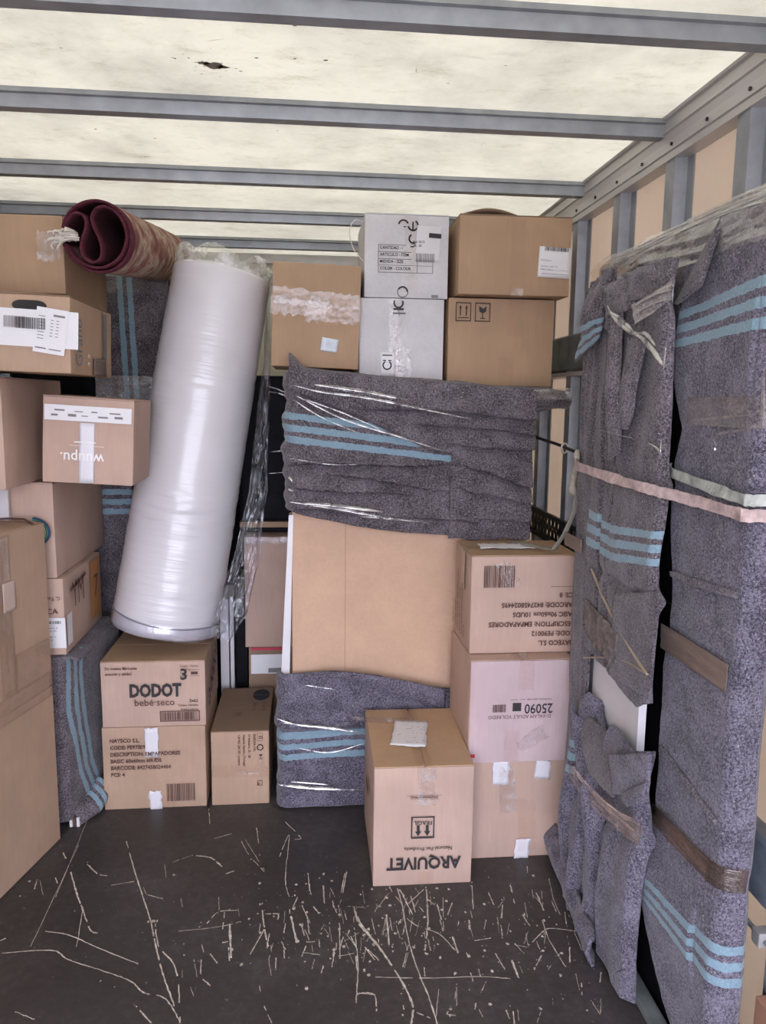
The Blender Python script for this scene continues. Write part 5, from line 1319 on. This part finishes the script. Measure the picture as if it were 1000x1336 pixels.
# flap hanging at the top far corner with stripes, collars folded over the top edge
quad_px('corner_flap', pn, [(778, 368), (806, 350), (786, 442), (755, 474)], 0.79, WOOL, 0.030, stripe=lambda u, v, p: (v-0.58)*0.30-0.02*u, rg=0.012, seed=5)
quad_px('corner_flap', pn, [(790, 352), (808, 348), (800, 432), (784, 425)], 0.80, WOOL, 0.018, stripe=lambda u, v, p: -1, rg=0.008, seed=8)
quad_px('folded_collar', pn, [(817, 358), (880, 335), (880, 378), (826, 394)], 0.765, WOOL, 0.016, rg=0.006, seed=2)
quad_px('folded_collar', pn, [(792, 374), (824, 360), (832, 402), (797, 414)], 0.765, WOOL, 0.014, rg=0.010, seed=3)
quad_px('blanket_fold', pn, [(797, 410), (815, 402), (812, 590), (798, 600)], 0.765, WOOL, 0.020, rg=0.006, nv=50, seed=6)
quad_px('blanket_fold', pn, [(824, 440), (846, 442), (822, 560), (808, 560)], 0.770, WOOL, 0.014, rg=0.006, nv=50, seed=9)
quad_px('stretch_film', pn, [(826, 398), (879, 366), (877, 392), (830, 424)], 0.750, FILM_X, 0.003, rg=0.004, th=0, seed=3, nu=40)
creases(pn, [([(793, 399), (803, 416), (822, 433), (836, 440), (850, 456), (868, 480)], 5), ([(796, 408), (812, 418), (830, 436)], 4), ([(826, 438), (842, 436), (856, 452)], 4), ([(845, 445), (858, 466), (866, 478)], 5), ([(828, 400), (850, 388), (876, 378)], 4), ([(832, 408), (856, 396), (877, 390)], 3), ([(838, 396), (860, 382), (878, 370)], 2.4),
  ([(879.5, 360), (879, 375), (878, 390)], 2.4), ([(870, 446), (868, 462), (866, 482)], 2.4), ([(863, 574), (861, 602)], 2), ([(780, 560), (800, 566), (826, 572)], 2), ([(846, 578), (858, 586), (864, 596)], 2.4)], X=0.742)
# thin diagonal tape rope running down
def rope(name, pts, r, mat, parent=pn, seg=8):
    v, f = tube_vf(catmull(pts, 8), r, seg); return mesh_obj(name, v, f, mat, parent, smooth=True)
def onp(px, py, off=-0.035):
    p = at(px, py, X=0.81)
    p = at(px, py, X=PX(p.y)+off); return p
rope('twisted_tape', [onp(772, 742), onp(790, 785), onp(808, 820), onp(828, 855), onp(845, 880)], 0.0035, simple('tape_rope', (0.36, 0.28, 0.20), 0.4))
rope('twisted_tape', [onp(762, 858), onp(790, 858), onp(815, 862), onp(846, 880)], 0.0025, simple('tape_rope2', (0.36, 0.28, 0.20), 0.4))
bevel_box('brown_tape', 0.782, 0.786, 2.10, 2.24, 1.07, 1.11, TAPE_BR, pn, 0.001, 1)
# lower blanket
def lowmain(u, v):
    topz = lerp_t([(0, 0.690), (0.10, 0.672), (0.42, 0.672), (0.50, 0.60), (0.75, 0.66), (0.85, 0.68), (1, 0.60)], u)
    z = 0.010+(topz-0.010)*v; y0 = lerp_t(PANEL_T, z); y = y0+(2.10-y0)*u
    f = 0.014*ridge(y*8, z*1.2+u, 13)*min(1, 0.3+u*1.4)+0.006*nz(y*13, z*6, 3)+0.0015*nz(y*50, z*50)
    f -= 0.016*math.exp(-((z-0.45+0.10*u)/0.03)**2)
    f -= 0.028*math.exp(-((u-0.50-0.10*(z-0.4))/0.03)**2)+0.022*math.exp(-((u-0.74-0.10*(z-0.4))/0.03)**2)
    f += 0.018*math.exp(-((z-0.60)/0.06)**2)*(1 if u < 0.45 else 0.4)
    f += 0.015*math.exp(-((z-0.2)/0.14)**2)
    if u < 0.05: f -= 0.03*(1-u/0.05)
    return (PX(y)-0.014-f, y, z)
sheet('lower_blanket', pn, lowmain, 120, 130, WOOL_B, lambda u, v, p: -1, 0.009)
# diagonal flap hanging open in front of the board
def dflap(u, v):
    a = onp(760, 925, -0.02).lerp(onp(836, 990, -0.02), u); b = onp(770, 1010, -0.05).lerp(onp(800, 1040, -0.06), u)
    p = a.lerp(b, v); return (p.x-0.012*math.sin(PI*v), p.y, p.z)
sheet('open_flap', pn, dflap, 24, 24, WOOL, lambda u, v, p: -1, 0.006)
# curled cuff, a rolled edge shaped like a gutter
def cuff(u, v):
    a = u*PI*1.6; b = onp(758, 930, -0.04); c_ = onp(768, 1035, -0.04); p = b.lerp(c_, v)
    return (p.x-0.018*math.sin(a)*(1-0.3*v), p.y+0.045-0.035*u*2+0.006*math.cos(a), p.z+0.01*math.cos(a)*(1-v))
sheet('curled_edge', pn, cuff, 20, 24, WOOL_B, lambda u, v, p: -1, 0.007)
quad_px('folded_collar', pn, [(797, 984), (851, 984), (848, 1034), (803, 1036)], 0.758, WOOL_B, 0.008, rg=0.004, seed=4)
def lcol2(u, v):
    p = onp(814, 1035, -0.066).lerp(onp(846, 1020, -0.058), u); q = onp(820, 1052, -0.07).lerp(onp(842, 1042, -0.06), u)
    r = p.lerp(q, v); return (r.x-0.006*math.sin(PI*v), r.y, r.z)
sheet('folded_tab', pn, lcol2, 16, 12, WOOL_B, lambda u, v, p: -1, 0.006)
creases(pn, [([(746, 998), (775, 1034), (808, 1062), (838, 1078)], 4), ([(752, 1010), (790, 1052), (836, 1092)], 4), ([(765, 1022), (800, 1056), (830, 1070)], 2.4), ([(838, 1066), (835, 1100)], 3), ([(805, 1268), (822, 1262)], 2), ([(802, 1280), (823, 1276)], 2)], X=0.735)
# film band diagonal over the lower blanket
def dband(u, v):
    a = onp(743, 1000, -0.045).lerp(onp(840, 1092, -0.060), u); z = a.z+(-0.025+0.05*v)+0.02*math.sin(PI*u)*-1
    n = abs(crumple(u*0.5, v*0.1, 3, 0.012, 5, 40)); return (a.x-n, a.y, z)
sheet('bunched_film', pn, dband, 70, 16, film('tape_band', tint=(0.82, 0.74, 0.68), base=0.16, white=0.14, rough=0.16, sc=(12, 12, 50), bump=0.9), None, 0.0)
# tail of blanket on the floor at the far end
def tailb(u, v):
    a = onp(724, 1118, -0.01).lerp(onp(782, 1238, -0.045), u); z = 0.006+0.11*v*(1-0.3*u)
    return (a.x-0.030*math.sin(PI*v)*(1-0.4*u)-0.014*ridge(u*5, v*2, 3), a.y+0.01*v, z)
sheet('blanket_tail', pn, tailb, 50, 16, WOOL_B, lambda u, v, p: -1, 0.009)
# tall column folds at the far half of the lower blanket
for k, (y, w, z1) in enumerate(((2.13, 0.030, 0.58), (2.03, 0.026, 0.54), (1.93, 0.028, 0.50))):
    def colf(u, v, y=y, w=w, z1=z1, k=k):
        a = u*PI; z = 0.02+(z1-0.02)*v
        yy = y+w*math.cos(a)*(1.1-0.3*v)-0.05*(1-v)*0.6+0.012*math.sin(z*9+k)
        return (PX(y)-0.012-0.045*math.sin(a)*(0.7+0.5*math.sin(z*6+k)**2)*(1 if v < 0.9 else 1-(v-0.9)*4), yy, z)
    sheet('blanket_fold', pn, colf, 18, 50, WOOL_B, (lambda u, v, p: 0.51-p.z) if k == 0 else (lambda u, v, p: -1), 0.007)

# ================================================================== STRAPS AND CORDS
def webbing(name, label, pts, w, mat, sag=0.0, th=0.003):
    pts = catmull(pts, 10); V = []; F = []
    for i, p in enumerate(pts):
        t = (pts[min(i+1, len(pts)-1)]-pts[max(i-1, 0)]).normalized(); n = Vector((t.y, -t.x, 0)).normalized()
        wv = w*(1+0.12*nz(i*0.2, 3)); tw = 0.006*nz(i*0.15, 8)
        for a, b in ((-1, -1), (1, -1), (1, 1), (-1, 1)):
            V.append(p+Vector((0, 0, 1))*(a*wv/2)+n*(-b*th/2+tw*a)+Vector((0, 0, 0.0025*nz(i*0.5, 2))))
    for i in range(len(pts)-1):
        for k in range(4): F.append((i*4+k, i*4+(k+1) % 4, (i+1)*4+(k+1) % 4, (i+1)*4+k))
    F += [(3, 2, 1, 0), tuple((len(pts)-1)*4+k for k in range(4))]
    o = mesh_obj(name, V, F, mat, None, smooth=False); return tag(o, label, 'strap', 'webbing straps on the right')
webbing('webbing_strap', 'pinkish webbing strap across both wrapped slabs on the right', [(0.795, 2.215, 1.325), (0.762, 2.10, 1.322), (0.752, 1.90, 1.318), (0.757, 1.70, 1.312), (0.772, 1.62, 1.308), (0.800, 1.50, 1.301), (0.806, 1.36, 1.297), (0.812, 1.335, 1.296), (0.90, 1.325, 1.296), (1.0, 1.32, 1.298)], 0.024, STRAP_P)
webbing('webbing_strap', 'grey-green webbing strap around the nearer slab, just above the pink strap', [(0.850, 1.72, 1.352), (0.822, 1.66, 1.346), (0.816, 1.50, 1.334), (0.812, 1.36, 1.325), (0.820, 1.339, 1.324), (0.90, 1.332, 1.325), (1.0, 1.33, 1.326)], 0.022, STRAP_G)
kn = thing('strap_knot', 'cream strap knot with hanging webbing tail beside the wrapped panel', 'strap', (0.83, 2.26, 1.28))
rope('knot_loop', [(0.800, 2.215, 1.335), (0.815, 2.25, 1.350), (0.845, 2.29, 1.330), (0.85, 2.31, 1.285), (0.84, 2.315, 1.235), (0.825, 2.305, 1.225), (0.818, 2.29, 1.26), (0.81, 2.25, 1.30), (0.800, 2.21, 1.320)], [0.010]*20+[0.013]*25+[0.010]*20, CORD, kn)
def tailw(u, v):
    pts = [Vector((0.838, 2.300, 1.245)), Vector((0.835, 2.31, 1.16)), Vector((0.812, 2.33, 1.085)), Vector((0.79, 2.36, 1.030)), Vector((0.76, 2.45, 1.024)), Vector((0.70, 2.56, 1.022))]
    k = v*(len(pts)-1); i = min(int(k), len(pts)-2); p = pts[i].lerp(pts[i+1], k-i)
    return p+Vector((0.016*(u-0.5), 0, 0.006*(u-0.5)*(v > 0.6)))
sheet('strap_tail', kn, tailw, 3, 40, simple('webbing_dull', (0.24, 0.22, 0.18), 0.8, bump=0.4), None, 0.002)
ec = thing('black_bungee_cord', 'black elastic cord stretched from the knot into the dark gap, cream hook on it', 'cord', (0.82, 2.45, 1.35))
v, f = tube_vf([(0.800, 2.80, 1.385), (0.83, 2.5, 1.362), (0.850, 2.25, 1.336)], 0.0055, 8); mesh_obj('cord', v, f, BLACKM, ec, smooth=True)
v, f = tube_vf([Vector((0.838, 2.44, 1.352))+Vector((0.02*math.cos(t)*0.5, 0, 0.016*math.sin(t))) for t in [2*PI*k/16 for k in range(17)]], 0.0035, 6, False); mesh_obj('hook', v, f, CORD, ec, smooth=True)
